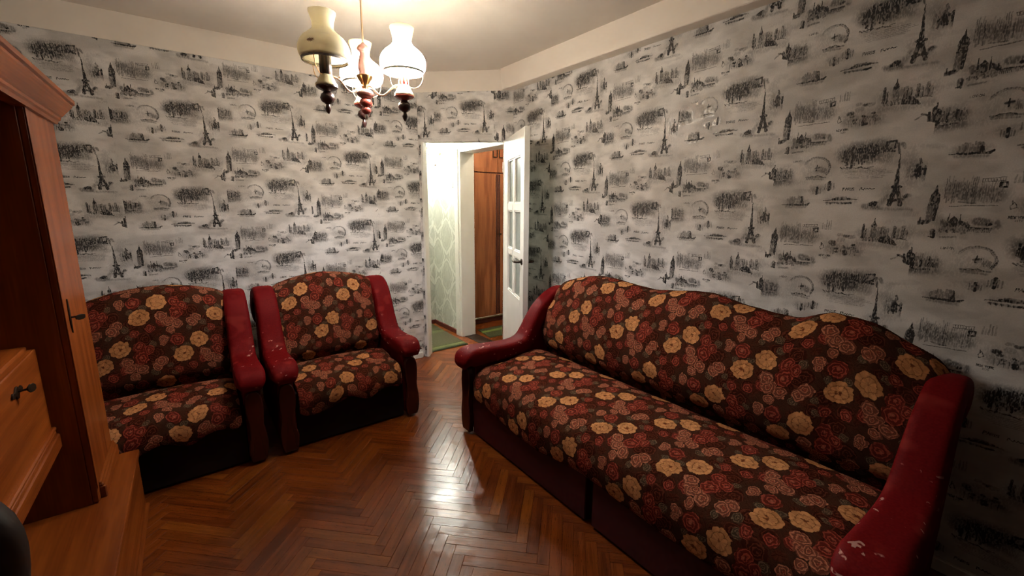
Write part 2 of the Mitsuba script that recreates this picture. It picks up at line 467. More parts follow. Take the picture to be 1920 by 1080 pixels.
PRINT = city_print()
STRIPS = {   # per wall: (place along the wall, height) of the iron tower's foot in each strip of paper, as it was hung
    'left': [(-1.48, 1.95), (-.93, 1.90), (-.384, 2.070), (.164, 1.831), (.704, 1.909), (1.265, 1.599), (1.790, 1.929)],
    'right': [(-3.17, 2.0), (-2.632, 1.93), (-2.090, 2.095), (-1.546, 1.757), (-1.004, 1.811), (-.462, 2.004), (.084, 2.191), (.63, 1.90), (1.19, 2.05)],
    'door': [(-1.219, 2.024), (-.693, 2.058), (-.10, 2.22)],
}


def paper(wall):
    strips = STRIPS[wall]

    def local(p, n):
        if wall == 'left':
            s = mi.Float(p.x)
        elif wall == 'right':
            s = mi.Float(-p.y)
        else:
            s = p.x * float(DD[0]) + p.y * float(DD[1])
        e, z, k = mi.Float(strips[0][0]), mi.Float(strips[0][1]), mi.Float(0)
        for i in range(1, len(strips)):
            on = s > strips[i - 1][0] + (.034 if (wall, i) == ('left', 6) else .0745)
            e, z, k = dr.select(on, strips[i][0], e), dr.select(on, strips[i][1], z), dr.select(on, float(i), k)
        return s - e, p.z - z, s, k

    def color(p, n, uv):
        u, v, s, k = local(p, n)
        j = noise(s * 90, p.z * 90) - .5
        j2 = noise(s * 80 + 31, p.z * 80 + 7) - .5
        ink = PRINT.ink(u + j * .0030, v + j2 * .0030)
        ink = dr.clip(ink * (1.06 + .12 * noise(s * 160, p.z * 30)) - .34 * smoothstep(.35, .9, noise(s * 330, p.z * 150)) * (.35 + ink) , 0, 1)
        mottle = fbm(s * 7, p.z * 11, octaves=3)
        grain = noise(s * 420, p.z * 420)
        ground = mix((.445, .424, .400), (.600, .577, .552), smoothstep(.28, .72, mottle)) * (.95 + .1 * grain)
        ground *= 1 - .10 * smoothstep(.55, .75, fbm(s * 16 + 5, p.z * 38, octaves=2))
        tint = mix((.008, .008, .010), (.030, .026, .024), smoothstep(.3, .7, noise(s * 25, p.z * 25)) * .5)
        return ground * (1 - ink) + tint * ink

    def rough(p, n, uv):      # silvery ink along the edges of the print shines, the paper is satin
        u, v, s, k = local(p, n)
        ink = PRINT.ink(u + (noise(s * 90, p.z * 90) - .5) * .003, v)
        edge = smoothstep(.04, .22, ink) * (1 - smoothstep(.50, .90, ink)) * smoothstep(.30, .60, noise(s * 120, p.z * 60))
        return .60 - .33 * edge + .10 * noise(s * 60, p.z * 60)

    return color, rough


for _w in STRIPS:
    principled('mat_paper_' + _w, *paper(_w), specular=0.34,
               bump=lambda p, n, uv: .00035 * noise((p.x + p.y) * 150, p.z * 150))


# ------------------------------------------------------------------ floral print of the covers
def floral_print():
    W, H, nx, ny = 0.35, 0.46, 30, 38
    R = np.random.default_rng(5)
    items = []                     # x, y, radius, turn, kind, seed, stretch

    def add(x, y, r, kind, stretch=1.0, turn=None):
        items.append((x % W, y % H, r, R.uniform(0, 6.28) if turn is None else turn, kind, R.uniform(0, 50), stretch))

    for oy, ox in ((0, 0), (H / 2, W / 2)):
        ox += .24
        for k in range(44):
            add(ox + R.uniform(0, W), oy + R.uniform(0, H / 2), R.uniform(.010, .017), 3, R.uniform(1.2, 1.9))
        for x, y, r in ((.056, .120, .034), (.10, .035, .036), (.085, -.045, .030), (-.197, -.050, .034), (-.235, .030, .030), (-.16, .155, .030), (.03, .055, .026), (.13, .09, .028), (-.05, .155, .026)):
            add(ox + x, oy + y, r, 2, R.uniform(1, 1.15))
        for x, y, r in ((-.100, .010, .034), (.080, -.005, .028), (-.267, -.065, .033), (.118, -.03, .024), (-.215, .085, .022), (.065, .07, .022), (.01, -.115, .024)):
            add(ox + x, oy + y, r, 1, R.uniform(1, 1.2), R.uniform(-.4, .4) + 1.57)
        for x, y, r in ((-.135, .110, .025), (-.090, .102, .026), (-.125, .066, .020), (-.008, .130, .027), (.020, -.080, .028), (-.197, -.125, .026), (-.16, .022, .022), (-.163, .000, .016), (.05, -.108, .019), (.1, .145, .02)):
            add(ox + x + R.uniform(-.003, .003), oy + y + R.uniform(-.003, .003), r, 4, R.uniform(1, 1.2))
        for x, y in ((-.060, -.027), (-.12, -.04), (.045, .055), (-.04, .075), (-.21, .0), (.03, .1)):
            add(ox + x, oy + y, R.uniform(.013, .018), 5, R.uniform(1, 1.4))
        add(ox, oy, .045, 0, 1.0)
        add(ox - .080, oy - .075, .043, 0, 1.14, .5)
    P = np.array(items)
    order = {3: 0, 2: 1, 5: 2, 1: 3, 4: 4, 0: 5}
    P = P[np.argsort([order[int(k)] for k in P[:, 4]], kind='stable')]
    full = []
    for ox in (-W, 0, W):
        for oy in (-H, 0, H):
            Q = P.copy()
            Q[:, 0] += ox
            Q[:, 1] += oy
            full.append(Q)
    rank = np.tile(np.arange(len(P)), 9)
    Q = np.vstack(full)[np.argsort(rank, kind='stable')]
    half = .5 * math.hypot(W / nx, H / ny)
    lists = []
    for iy in range(ny):
        for ix in range(nx):
            c = np.array([(ix + .5) * W / nx, (iy + .5) * H / ny])
            near = np.linalg.norm(Q[:, :2] - c, axis=1) < Q[:, 2] * np.maximum(1, Q[:, 6]) * 1.12 + half
            lists.append(np.nonzero(near)[0][-11:])
    K = max(map(len, lists))
    none = len(Q)
    Q = np.vstack([Q, [[9, 9, .001, 0, 3, 0, 1]]])
    idx = np.full((len(lists), K), none)
    for i, x in enumerate(lists):
        if len(x):
            idx[i, K - len(x):] = x
    idx = mi.UInt32(idx.ravel().astype(np.uint32))
    col = [mi.Float(np.ascontiguousarray(Q[:, k].astype(np.float32))) for k in range(7)]
    dr.eval(idx, *col)

    def color(p, n, uv):
        u, v = uv.x - dr.floor(uv.x / W) * W, uv.y - dr.floor(uv.y / H) * H
        ix, iy = dr.clip(mi.Int32(u * (nx / W)), 0, nx - 1), dr.clip(mi.Int32(v * (ny / H)), 0, ny - 1)
        cell = mi.UInt32(iy * nx + ix) * K
        wob = noise(uv.x * 130, uv.y * 130) - .5
        wx, wy = noise(uv.x * 62, uv.y * 62 + 40) - .5, noise(uv.x * 62 + 80, uv.y * 62) - .5
        fx, fy = noise(uv.x * 190 + 9, uv.y * 190) - .5, noise(uv.x * 190, uv.y * 190 + 17) - .5
        speck = noise(uv.x * 330, uv.y * 330)
        out = mix((.0035, .0012, .0008), (.0092, .0033, .0021), noise(uv.x * 60, uv.y * 60))
        for k in range(K):
            i = dr.gather(mi.UInt32, idx, cell + k)
            x, y, r, turn, kind, seed, st = (dr.gather(mi.Float, c, i) for c in col)
            dx, dy = u - x + .0075 * wx + .0030 * fx, v - y + .0075 * wy + .0030 * fy
            co, si = dr.cos(turn), dr.sin(turn)
            a, b = (co * dx + si * dy) / (r * st), (co * dy - si * dx) / r
            d = dr.sqrt(a * a + b * b) + wob * .10
            th = dr.atan2(b, a)
            petals = 7 + dr.floor(seed / 25)
            lob = dr.abs(dr.sin(th * petals * .5 + seed))
            edge = .88 + .12 * dr.sqrt(lob)
            leaf = kind == 3
            m = 1 - smoothstep(.96, 1.03, d / dr.select(leaf, 1 - .45 * a * a, edge))
            lob2 = dr.abs(dr.sin(th * (petals - 2) * .5 + seed * 2 + 1))
            rad = noise(th * 5 + seed * 9, d * 2.4 + seed)
            # open flower: broad petals, an inner wreath, a dark eye
            e1 = .50 + .10 * dr.sqrt(lob2)
            under = dr.select(d > e1, 1 - smoothstep(.0, .13, d - e1), 0)
            seam = (1 - smoothstep(.0, .20, lob)) * smoothstep(.35, .6, d) + (1 - smoothstep(.0, .22, lob2)) * smoothstep(.16, .3, d) * (1 - smoothstep(.5, .6, d))
            leafno = dr.floor((th * petals * .5 + seed) / 3.14159)
            tone = .80 + .34 * cell_rand(leafno, seed * 3, dr.select(d > e1, 1.0, 2.0))
            open_ = dr.clip((1 - .62 * under - .26 * seam - .34 * (1 - smoothstep(.2, .75, rad))) * tone, .04, 1.1)
            eye = 1 - smoothstep(.12, .30, d + .10 * lob2 + .25 * wob)
            # rose: wound petals with pale rims
            ring = d * 2.3 + .42 * dr.sin(th * 1.0 + seed * 2) + .12 * lob + .55 * (noise(th * 2.2 + seed * 5, d * 3 + seed) - .5)
            fold = ring - dr.floor(ring)
            rim = smoothstep(.45, .9, fold) * (.55 + .9 * rad)
            shade = dr.clip(.18 + .82 * rim, 0, 1)
            core = 1 - smoothstep(.08, .26, d)
            c0 = mix(mix((.0990, .0264, .0077), (.4095, .1892, .0774), open_), (.0765, .0123, .0043), eye * .9)
            c1 = mix(mix((.0360, .0035, .0030), (.1845, .0396, .0258), shade), (.2610, .1012, .0602), core * .6)
            c2 = mix((.0126, .0032, .0021), (.0648, .0176, .0103), shade)
            c4 = mix(mix((.0540, .0097, .0060), (.2970, .1232, .0731), shade), (.1440, .0264, .0155), core)
            vein = smoothstep(.0, .14, dr.abs(b + .08 * dr.sin(a * 7)))
            c3 = mix((.0075, .0026, .0016), mix((.0440, .0120, .0070), (.0330, .0140, .0085), smoothstep(.3, .7, noise(seed * 3))), (.30 + .7 * vein) * (.4 + .8 * rad))
            c5 = mix((.0162, .0097, .0060), (.0990, .0686, .0430), dr.clip(.2 + .9 * rim, 0, 1))
            c = dr.select(kind == 0, c0, dr.select(kind == 1, c1, dr.select(kind == 2, c2, dr.select(leaf, c3, dr.select(kind == 5, c5, c4)))))
            out = out * (1 - m) + c * m
        weave = .86 + .28 * noise(uv.x * 900, uv.y * 900)
        return out * weave

    return color


scene['mat_floral'] = {'type': 'twosided', 'bsdf': {'type': 'bumpmap', 'arbitrary': mikit.proc(lambda p, n, uv: .0006 * noise(uv.x * 500, uv.y * 500) + .004 * noise(uv.x * 9, uv.y * 13), eps=0.0015),
                       'bsdf': {'type': 'diffuse', 'reflectance': mikit.proc(floral_print())}}}



# ------------------------------------------------------------------ other materials
def red_velour(p, n, uv):
    wear = smoothstep(.60, .80, fbm(p.x * 16, p.y * 16, p.z * 16, octaves=2))
    nap = noise(p.x * 240, p.y * 240, p.z * 240)
    c = mix((.0782, .0015, .0026), (.1020, .0027, .0036), nap)
    c = mix(c, (.1634, .0158, .0127), wear * .6)
    # rubbed, whitish scuffs where hands and elbows lie
    q = noise((p.x + p.y) * 21 + 3, (p.x - p.y) * 48, p.z * 60 + 4)
    q2 = noise(p.x * 120, p.y * 120, p.z * 120)
    scuff = smoothstep(.83, .87, q) * smoothstep(.38, .58, q2) * (1 - smoothstep(.60, .68, p.z)) * smoothstep(.42, .48, p.z)
    return mix(c, (.3720, .2160, .1800), scuff * .75)


principled('mat_velour', red_velour, 0.62, specular=0.06, bump=lambda p, n, uv: .0005 * noise(p.x * 320, p.y * 320, p.z * 320))
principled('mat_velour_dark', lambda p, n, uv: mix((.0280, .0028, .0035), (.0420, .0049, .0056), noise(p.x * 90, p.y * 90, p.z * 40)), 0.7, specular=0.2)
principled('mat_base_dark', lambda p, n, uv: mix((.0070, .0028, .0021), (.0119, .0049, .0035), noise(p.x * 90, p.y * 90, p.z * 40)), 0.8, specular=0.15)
principled('mat_cherry', lambda p, n, uv: mix((.0210, .0031, .0023), (.0357, .0062, .0042), fbm(p.x * 30, p.y * 30, p.z * 6)), 0.28, specular=0.5)


def veneer(a, b, along):
    def color(p, n, uv):
        q = [p.x * 26, p.y * 26, p.z * 26]
        q[along] = q[along] * .09
        g = fbm(*q, octaves=4)
        q2 = [p.x * 260, p.y * 260, p.z * 260]
        q2[along] = q2[along] * .03
        return mix(a, b, smoothstep(.25, .75, g)) * (.86 + .28 * noise(*q2))
    return color


principled('mat_oak_up', veneer((.1221, .0247, .0034), (.1815, .0415, .0059), 2), 0.33, specular=0.45)
principled('mat_oak_along', veneer((.1221, .0247, .0034), (.1815, .0415, .0059), 1), 0.33, specular=0.45)
principled('mat_oak_inside', veneer((.010, .005, .003), (.018, .009, .005), 2), 0.6, specular=0.25)
principled('mat_wardrobe', veneer((.1600, .0480, .0192), (.2880, .1080, .0440), 2), 0.35, specular=0.45)
principled('mat_wardrobe_dark', (.045, .009, .006), 0.4)
principled('mat_bronze', (.030, .020, .012), 0.35, metallic=0.8)
principled('mat_brass', (.62, .36, .15), 0.25, metallic=1.0)
principled('mat_grey_metal', (.20, .185, .175), 0.45, specular=0.4)
principled('mat_rod', (.60, .43, .30), 0.35, metallic=0.7)
principled('mat_chrome', (.75, .74, .72), 0.18, metallic=1.0)
principled('mat_white_paint', lambda p, n, uv: mix((.5740, .5576, .5002), (.6232, .6068, .5576), noise(p.x * 14, p.y * 14, p.z * 5)), 0.34, specular=0.45)
principled('mat_plastic_white', (.72, .71, .66), 0.35)
principled('mat_ceiling', lambda p, n, uv: mix((.565, .515, .452), (.605, .553, .490), fbm(p.x * 9, p.y * 9, p.z * 9)), 0.85, specular=0.1,
           bump=lambda p, n, uv: .0012 * fbm(p.x * 60, p.y * 60, p.z * 60))
principled('mat_border', lambda p, n, uv: mix((.6753, .6077, .5204), (.7188, .6529, .5746), fbm(p.x * 9, p.y * 9, p.z * 9)), 0.8, specular=0.1,
           bump=lambda p, n, uv: .0010 * fbm(p.x * 60, p.y * 60, p.z * 60))
principled('mat_unseen_dark', lambda p, n, uv: mix((.030, .016, .012), (.05, .028, .02), noise(p.x * 30, p.z * 3)), 0.9, specular=0.1)  # added dark colour for the unseen back wall, keeps bounced light low
principled('mat_black_leather', lambda p, n, uv: mix((.004, .004, .004), (.010, .009, .009), noise(p.x * 60, p.y * 60, p.z * 60)), 0.42, specular=0.4)
principled('mat_cream_china', (.74, .66, .45), 0.25, specular=0.5)
principled('mat_red_lacquer', lambda p, n, uv: mix((.16, .022, .016), (.30, .055, .040), noise(p.x * 60, p.y * 60, p.z * 90)), 0.2, specular=0.5, clearcoat=0.6)
principled('mat_dark_lacquer', (.022, .008, .007), 0.2, specular=0.5, clearcoat=0.6)
principled('mat_pink_wood', lambda p, n, uv: mix((.20, .080, .070), (.30, .135, .115), noise(p.x * 80, p.y * 80, p.z * 20)), 0.28, specular=0.5, clearcoat=0.4)
principled('mat_candle_dark', lambda p, n, uv: mix((.012, .007, .006), (.045, .020, .014), smoothstep(.35, .65, dr.sin(uv.x * 6.2832 * 9) * .5 + .5)), 0.35)
principled('mat_candle_striped', lambda p, n, uv: mix((.70, .60, .52), (.26, .020, .014), smoothstep(.40, .60, dr.sin(uv.x * 6.2832 * 9 + uv.y * 2.0) * .5 + .5)), 0.3)


def cream_glass(p, n, uv):
    du, dv = uv.x - .63, uv.y - .62
    d = dr.sqrt(dr.square(du * 5.2) + dr.square(dv * 1.2)) / .13
    k = (1 - smoothstep(.6, 1.1, d + .9 * (noise(uv.x * 160, uv.y * 60) - .5)))
    return mix((.96, .93, .80), (.16, .055, .025), k * .85)


scene['mat_opal_off'] = {'type': 'principledthin', 'base_color': mikit.proc(cream_glass), 'roughness': 0.2, 'diff_trans': 1.1, 'eta': 1.5}
scene['mat_opal_lit'] = {'type': 'twosided', 'bsdf': {'type': 'plastic', 'diffuse_reflectance': rgb(.78, .74, .66)}}
scene['mat_opal_flare'] = {'type': 'principledthin', 'base_color': rgb(.86, .76, .50), 'roughness': 0.3, 'diff_trans': 1.1}
scene['mat_frosted'] = {'type': 'principledthin', 'base_color': rgb(.70, .74, .69), 'roughness': 0.35, 'diff_trans': 1.3, 'spec_trans': 0.25, 'eta': 1.5}


def damask(p, n, uv):
    s = mi.Float(p.y) * 1.0 + p.x * 1.0
    W, H = .40, .46
    best = mi.Float(0)
    for off in (0.0, .5):
        a = s / W + off
        a = (a - dr.floor(a) - .5) * W
        b = p.z / H + off + .13
        b = (b - dr.floor(b) - .5) * H
        d = dr.sqrt(dr.square(a / .150) + dr.square(b / .205)) * .55 + (dr.abs(a) / .150 + dr.abs(b) / .205) * .40 + .03 * dr.sin(b * 70)
        w = .075 + .03 * noise(s * 60, p.z * 60)
        best = dr.maximum(best, (1 - smoothstep(w * .6, w, dr.abs(d - .92))) * .9)
        best = dr.maximum(best, (1 - smoothstep(.0, .10, dr.abs(d - .66))) * .32)
        best = dr.maximum(best, (1 - smoothstep(.15, .62, d)) * .22)
    best = dr.maximum(best, .35 * smoothstep(.55, .75, noise(s * 45, p.z * 30)))
    return mix((.360, .362, .305), (.545, .545, .480), best * (.75 + .4 * noise(s * 120, p.z * 120)))


principled('mat_damask', damask, 0.55, specular=0.3)


def rug_stripes(p, n, uv):
    v = uv.y
    w = noise(uv.x * 260, v * 260)
    band = lambda a, b: smoothstep(a - .006, a + .006, v) * (1 - smoothstep(b - .006, b + .006, v))
    c = mix((.032, .031, .017), (.052, .048, .028), w)
    for a, b, k in ((.030, .115, (.050, .060, .022)), (.072, .100, (.095, .102, .046)), (0.0, .030, (.012, .018, .007)), (.60, .70, (.060, .068, .028)), (.70, .73, (.018, .024, .009)), (.80, .97, (.028, .032, .012)), (.115, .135, (.028, .036, .010))):
        c = mix(c, mi.Color3f(*k) * (.7 + .6 * w), band(a, b))
    return c


principled('mat_rug', rug_stripes, 0.9, specular=0.1)
principled('mat_rug_dark', lambda p, n, uv: mix(mix((.020, .024, .012), (.05, .055, .025), noise(p.x * 200, p.y * 200)), (.10, .135, .035), smoothstep(.52, .56, uv.y) * (1 - smoothstep(.72, .76, uv.y))), 0.9, specular=0.1)


# ------------------------------------------------------------------ parquet: herringbone of 350 x 50 mm oak blocks, each its own piece
PL, PW = 0.3536, 0.05
PT = np.array([0.533, 1.454])
U2, V2 = np.array([1, 1]) / math.sqrt(2), np.array([-1, 1]) / math.sqrt(2)
TONES = [((.098, .0200, .0027), (.142, .0310, .0042)), ((.084, .0165, .0023), (.126, .0270, .0037)), ((.124, .0300, .0040), (.174, .0460, .0064)),
         ((.070, .0140, .0021), (.108, .0225, .0033)), ((.104, .0225, .0028), (.152, .0345, .0046))]


def oak_block(tone, turned):
    a, b = tone

    def color(p, n, uv):
        al = (p.x + p.y) * .7071 if not turned else (p.y - p.x) * .7071
        ac = (p.y - p.x) * .7071 if not turned else (p.x + p.y) * .7071
        g = fbm(ac * 60 + 3, al * 3.5, octaves=4)
        fine = noise(ac * 900, al * 22)
        old = smoothstep(.45, .75, fbm(p.x * 5 + 9, p.y * 5, octaves=3))
        pores = smoothstep(.80, .90, noise(ac * 500 + 7, al * 40))
        c = mix(a, b, smoothstep(.25, .75, g)) * (.85 + .3 * fine)
        return c * (1 - .22 * old) * (1 - .35 * pores)

    def rough(p, n, uv):
        return .17 + .16 * fbm(p.x * 12, p.y * 12, octaves=3)

    def bump(p, n, uv):
        al = (p.x + p.y) * .7071 if not turned else (p.y - p.x) * .7071
        ac = (p.y - p.x) * .7071 if not turned else (p.x + p.y) * .7071
        return .00022 * noise(ac * 160, al * 18) + .0009 * fbm(p.x * 22, p.y * 22, octaves=2)

    return color, rough, bump


for _t, _tone in enumerate(TONES):
    for _d in (0, 1):
        _c, _r2, _b = oak_block(_tone, bool(_d))
        principled('mat_oak_block_%d_%d' % (_t, _d), _c, _r2, bump=_b, specular=0.42)


def block_mesh():
    g, b, h = .00035, .0008, .011
    x0, x1, y0, y1 = g, PL - g, g, PW - g
    lo = [(x0, y0, -h), (x1, y0, -h), (x1, y1, -h), (x0, y1, -h)]
    mid = [(x0, y0, -b), (x1, y0, -b), (x1, y1, -b), (x0, y1, -b)]
    top = [(x0 + b, y0 + b, 0), (x1 - b, y0 + b, 0), (x1 - b, y1 - b, 0), (x0 + b, y1 - b, 0)]
    f = []
    for a in (0, 4):
        f += [(a + j, a + (j + 1) % 4, a + 4 + (j + 1) % 4, a + 4 + j) for j in range(4)]
    f.append((8, 9, 10, 11))
    return mesh(np.array(lo + mid + top), f)


def build_floor():
    R = np.random.default_rng(3)
    put('floor', rbox(XW - .1, 3.9, YB - .1, 5.1, -.06, -.010, .001), 'mat_base_dark', 'herringbone parquet floor of worn glossy reddish brown oak blocks', kind='structure')
    B = block_mesh()
    ply_dict = mikit.ply(B, 'mat_oak_block_0_0')
    found = []
    a, b = np.array([PW, PW]), np.array([PL, -PL])
    for n in range(-160, 200):
        for m in range(-14, 15):
            o = n * a + m * b
            for d in (0, 1):
                if d == 0:
                    lo, e1, e2 = o, np.array([1.0, 0]), np.array([0, 1.0])
                else:   # block runs along v; its local x axis points along +v, local y along -u so that it stays right-handed
                    lo, e1, e2 = o + np.array([PL + PW, PW - PL]), np.array([0, 1.0]), np.array([-1.0, 0])
                w = lambda q: q[0] * U2 + q[1] * V2
                P = w(lo) + PT
                X, Y = w(e1), w(e2)
                c = P + X * PL / 2 + Y * PW / 2
                if not (XW - .15 < c[0] < 3.85 and YB - .15 < c[1] < 4.95):
                    continue
                found.append((c, P, X, Y, d))

    def seen(c):
        x, y = c
        if -.34 < x < 1.36 and .62 < y < 2.72:
            return 1 + (abs(x - .5) + abs(y - 1.6)) * .1
        if .95 < x < 2.35 and 2.4 < y < 3.75 and (x - 1.69) * .694 + (y - 3.618) * .72 < .12:
            return 2 + abs(x - 1.4) * .2
        return 9 + abs(x - .7) + abs(y - 2)

    found.sort(key=lambda q: seen(q[0]))
    rest = []
    for k, (c, P, X, Y, d) in enumerate(found):
        tilt = R.uniform(-.0035, .0035, 2)
        z = R.uniform(-.00035, .00025)
        M = frame([P[0], P[1], z], [X[0], X[1], tilt[0] * .25], [Y[0], Y[1], tilt[1] * 1.2], [-X[0] * tilt[0] * .25 - Y[0] * tilt[1] * 1.2, -X[1] * tilt[0] * .25 - Y[1] * tilt[1] * 1.2, 1])
        t = int(R.choice(len(TONES), p=(.30, .22, .14, .14, .20)))
        if k < 300:
            scene['floor__plank' + ('_%03d' % k if k else '')] = {**ply_dict, 'bsdf': {'type': 'ref', 'id': 'mat_oak_block_%d_%d' % (t, d)}, 'to_world': T(M)}
        else:
            rest.append((moved(B, M), d))
    for d, nm in ((0, 'floor__plank_field'), (1, 'floor__plank_field_001')):
        put(nm, join(*[m for m, q in rest if q == d]), 'mat_oak_block_%d_%d' % (d, d), 'remaining oak blocks of the parquet', kind='stuff')


build_floor()


# ------------------------------------------------------------------ room shell
def quad_wall(a, b, z0, z1, thick=.10):
    """A wall from a to b (plan), its face on the left side of a->b looking down, thick away from the room."""
    a, b = np.asarray(a, float), np.asarray(b, float)
    d = (b - a) / np.linalg.norm(b - a)
    n = np.array([-d[1], d[0]])         # away from the room
    p = [a, b, b + n * thick, a + n * thick]
    return hull([(q[0], q[1], z) for q in p for z in (z0, z1)])


DOOR0, DOOR1, DTOP = .030, .770, 1.985       # the opening, along the door wall from C1
dp = lambda s, o=0.0: C1 + DD * s + DN * o
put('wall_left', quad_wall((XW, YL), C1, 0, ZC, .12), 'mat_paper_left', 'long wall behind the armchairs in grey city sketch wallpaper', kind='structure')
put('wall_right', quad_wall(C2, (XR, YB), 0, ZC, .14), 'mat_paper_right', 'long wall behind the sofa in grey city sketch wallpaper', kind='structure')
put('wall_door', join(quad_wall(dp(0), dp(DOOR0), 0, ZC, .10), quad_wall(dp(DOOR1), dp(DLEN), 0, ZC, .10), quad_wall(dp(DOOR0), dp(DOOR1), DTOP, ZC, .10)),
    'mat_paper_door', 'short diagonal corner wall with the open doorway in city sketch wallpaper', kind='structure')
put('wall_window', quad_wall((XW, YB), (XW, YL), 0, ZC, .12), 'mat_paper_right', 'wall behind the wall unit, in the same wallpaper', kind='structure')
put('wall_back_unseen', quad_wall((XR, YB), (XW, YB), 0, ZC, .12), 'mat_unseen_dark', 'unseen wall behind the camera, dark surface added to cut bounced light', kind='structure')  # out of view; its dark surface is added to cut bounce near the camera
put('ceiling', rbox(XW - .1, 3.9, YB - .1, 5.1, ZC, ZC + .06, .001), 'mat_ceiling', 'matt cream painted ceiling', kind='structure')
put('trim_1', quad_wall((XW, YL - .004), C1 + [0, -.004], ZB, ZC, .003), 'mat_border', 'cream painted border above the left wallpaper', kind='structure')
put('trim_2', quad_wall(dp(0, .004), dp(DLEN, .004), ZB, ZC, .003), 'mat_border', 'cream painted border above the doorway wallpaper', kind='structure')
_bx = XR - .085
put('ceiling_beam', hull([(x, y, z) for x, z in ((_bx, ZB + .004), (_bx + .004, ZB), (XR + .01, ZB), (XR + .01, ZC), (_bx - .012, ZC), (_bx - .004, ZC - .03)) for y in (YB, 3.085)]), 'mat_border',
    'cream boxed ceiling beam running above the sofa wall', kind='structure')
put('baseboard_left', rbox(.2, 1.665, YL - .022, YL, 0, .055, .004), 'mat_white_paint', 'white baseboard along the left wall', kind='structure')
put('baseboard_right', rbox(XR - .02, XR, .0, 3.0, 0, .055, .004), 'mat_white_paint', 'white baseboard along the sofa wall', kind='structure')

# door frame, lining the opening
def door_bar(s0, s1, z0, z1, o0=-.10, o1=.008, b=.002):
    p = [dp(s0 + b, o0), dp(s1 - b, o0), dp(s1 - b, o1), dp(s0 + b, o1), dp(s0, o0 + b), dp(s1, o0 + b), dp(s1, o1 - b), dp(s0, o1 - b)]
    return hull([(q[0], q[1], z) for q in p for z in (z0, z1)])


put('trim_3', join(door_bar(DOOR0 - .006, DOOR0 + .012, 0, DTOP), door_bar(DOOR1 - .012, DOOR1 + .012, 0, DTOP)), 'mat_white_paint', 'narrow white door jambs', kind='structure')

# ------------------------------------------------------------------ hall behind the doorway
HX, HY = 2.31, 4.60
put('wall_hall_right', join(quad_wall((HX, HY), (HX, 3.97), 0, ZC, .13), quad_wall((HX, 3.97), (HX, 3.12), 2.02, ZC, .13)), 'mat_damask', 'hall wall in pale green damask wallpaper beside the inner doorway', kind='structure')
put('wall_hall_far', quad_wall((1.0, HY), (HX, HY), 0, ZC, .1), 'mat_damask', 'far hall wall in pale green damask wallpaper', kind='structure')
put('wall_hall_left', quad_wall((1.0, YL + .12), (1.0, HY), 0, ZC, .1), 'mat_damask', 'left hall wall', kind='structure')
put('baseboard_hall', join(rbox(HX - .018, HX, 3.975, HY, .0, .05, .003), rbox(1.0, HX - .018, HY - .018, HY, 0, .05, .003)), 'mat_wardrobe_dark', 'dark brown baseboard in the hall', kind='structure')
put('trim_4', join(rbox(HX - .022, HX + .15, 3.925, 3.985, 0, 2.03, .004), rbox(HX - .030, HX - .006, 3.965, 4.045, 0, 2.05, .004)), 'mat_white_paint', 'white casing of the inner hall doorway', kind='structure')
put('trim_5', join(rbox(HX - .022, HX + .15, 3.12, 3.93, 1.965, 2.03, .004), rbox(HX - .030, HX - .006, 3.12, 4.045, 2.0, 2.06, .004)), 'mat_white_paint', 'white head board of the inner hall doorway', kind='structure')
put('wall_corridor', join(quad_wall((2.44, 4.95), (3.7, 4.95), 0, ZC, .1), quad_wall((3.7, 4.95), (3.7, 2.95), 0, ZC, .1), quad_wall((3.7, 2.95), (2.44, 2.95), 0, ZC, .1), quad_wall((2.44, 3.97), (2.44, 4.95), 0, ZC, .01)),
    'mat_damask', 'walls of the side passage behind the inner doorway', kind='structure')
put('trim_6', rbox(2.325, 2.475, 3.14, 3.925, -.012, .006, .003), 'mat_oak_inside', 'dark worn threshold board of the inner doorway', kind='structure')

# ------------------------------------------------------------------ chandelier
def opal_profile(z0):
    """(radius, z) of the outside of a glass shade from rim to neck, then of its flared top."""
    body = [(.094, -.200), (.101, -.192), (.108, -.176), (.110, -.158), (.106, -.138), (.095, -.118)]
    top = [(.095, -.118), (.078, -.100), (.060, -.086), (.049, -.074), (.0445, -.063), (.0450, -.050), (.0475, -.036), (.0515, -.022), (.0555, -.010), (.0575, 0.0)]
    sm = lambda q: spline([(r, z + z0, 0) for r, z in q], 26)[:, :2]
    return sm(body), sm(top)


def shell(prof, t, n=56, at=(0, 0, 0)):
    p = np.asarray(prof)
    inner = p.copy()
    tg = np.gradient(p, axis=0)
    nr = np.stack([tg[:, 1], -tg[:, 0]], 1)
    nr /= np.linalg.norm(nr, axis=1, keepdims=True)
    inner = p - nr * t
    ring = np.vstack([p, inner[::-1]])
    a = np.linspace(0, 2 * math.pi, n + 1)
    V = np.stack([np.outer(np.cos(a), ring[:, 0]), np.outer(np.sin(a), ring[:, 0]), np.tile(ring[:, 1], (n + 1, 1))], -1)
    m = len(ring)
    uv = np.stack([np.repeat(a / (2 * math.pi), m), np.tile((ring[:, 1] - p[:, 1].min()) / np.ptp(p[:, 1]), n + 1)], 1)
    f = [(i * m + j, i * m + (j + 1) % m, (i + 1) * m + (j + 1) % m, (i + 1) * m + j) for i in range(n) for j in range(m)]
    out = mesh(V.reshape(-1, 3) + np.asarray(at), f)
    chk = trimesh.Trimesh(out.vertices, out.faces, process=True)
    if chk.volume < 0:
        out.faces = out.faces[:, ::-1]
    return out, uv


def tube_uv(r, z0, z1, n=36, at=(0, 0, 0)):
    prof = np.array([(r, z0), (r, z1)])
    return shell(np.array([(r, z0), (r, z0 * .5 + z1 * .5), (r, z1)]), r * .35, n, at)


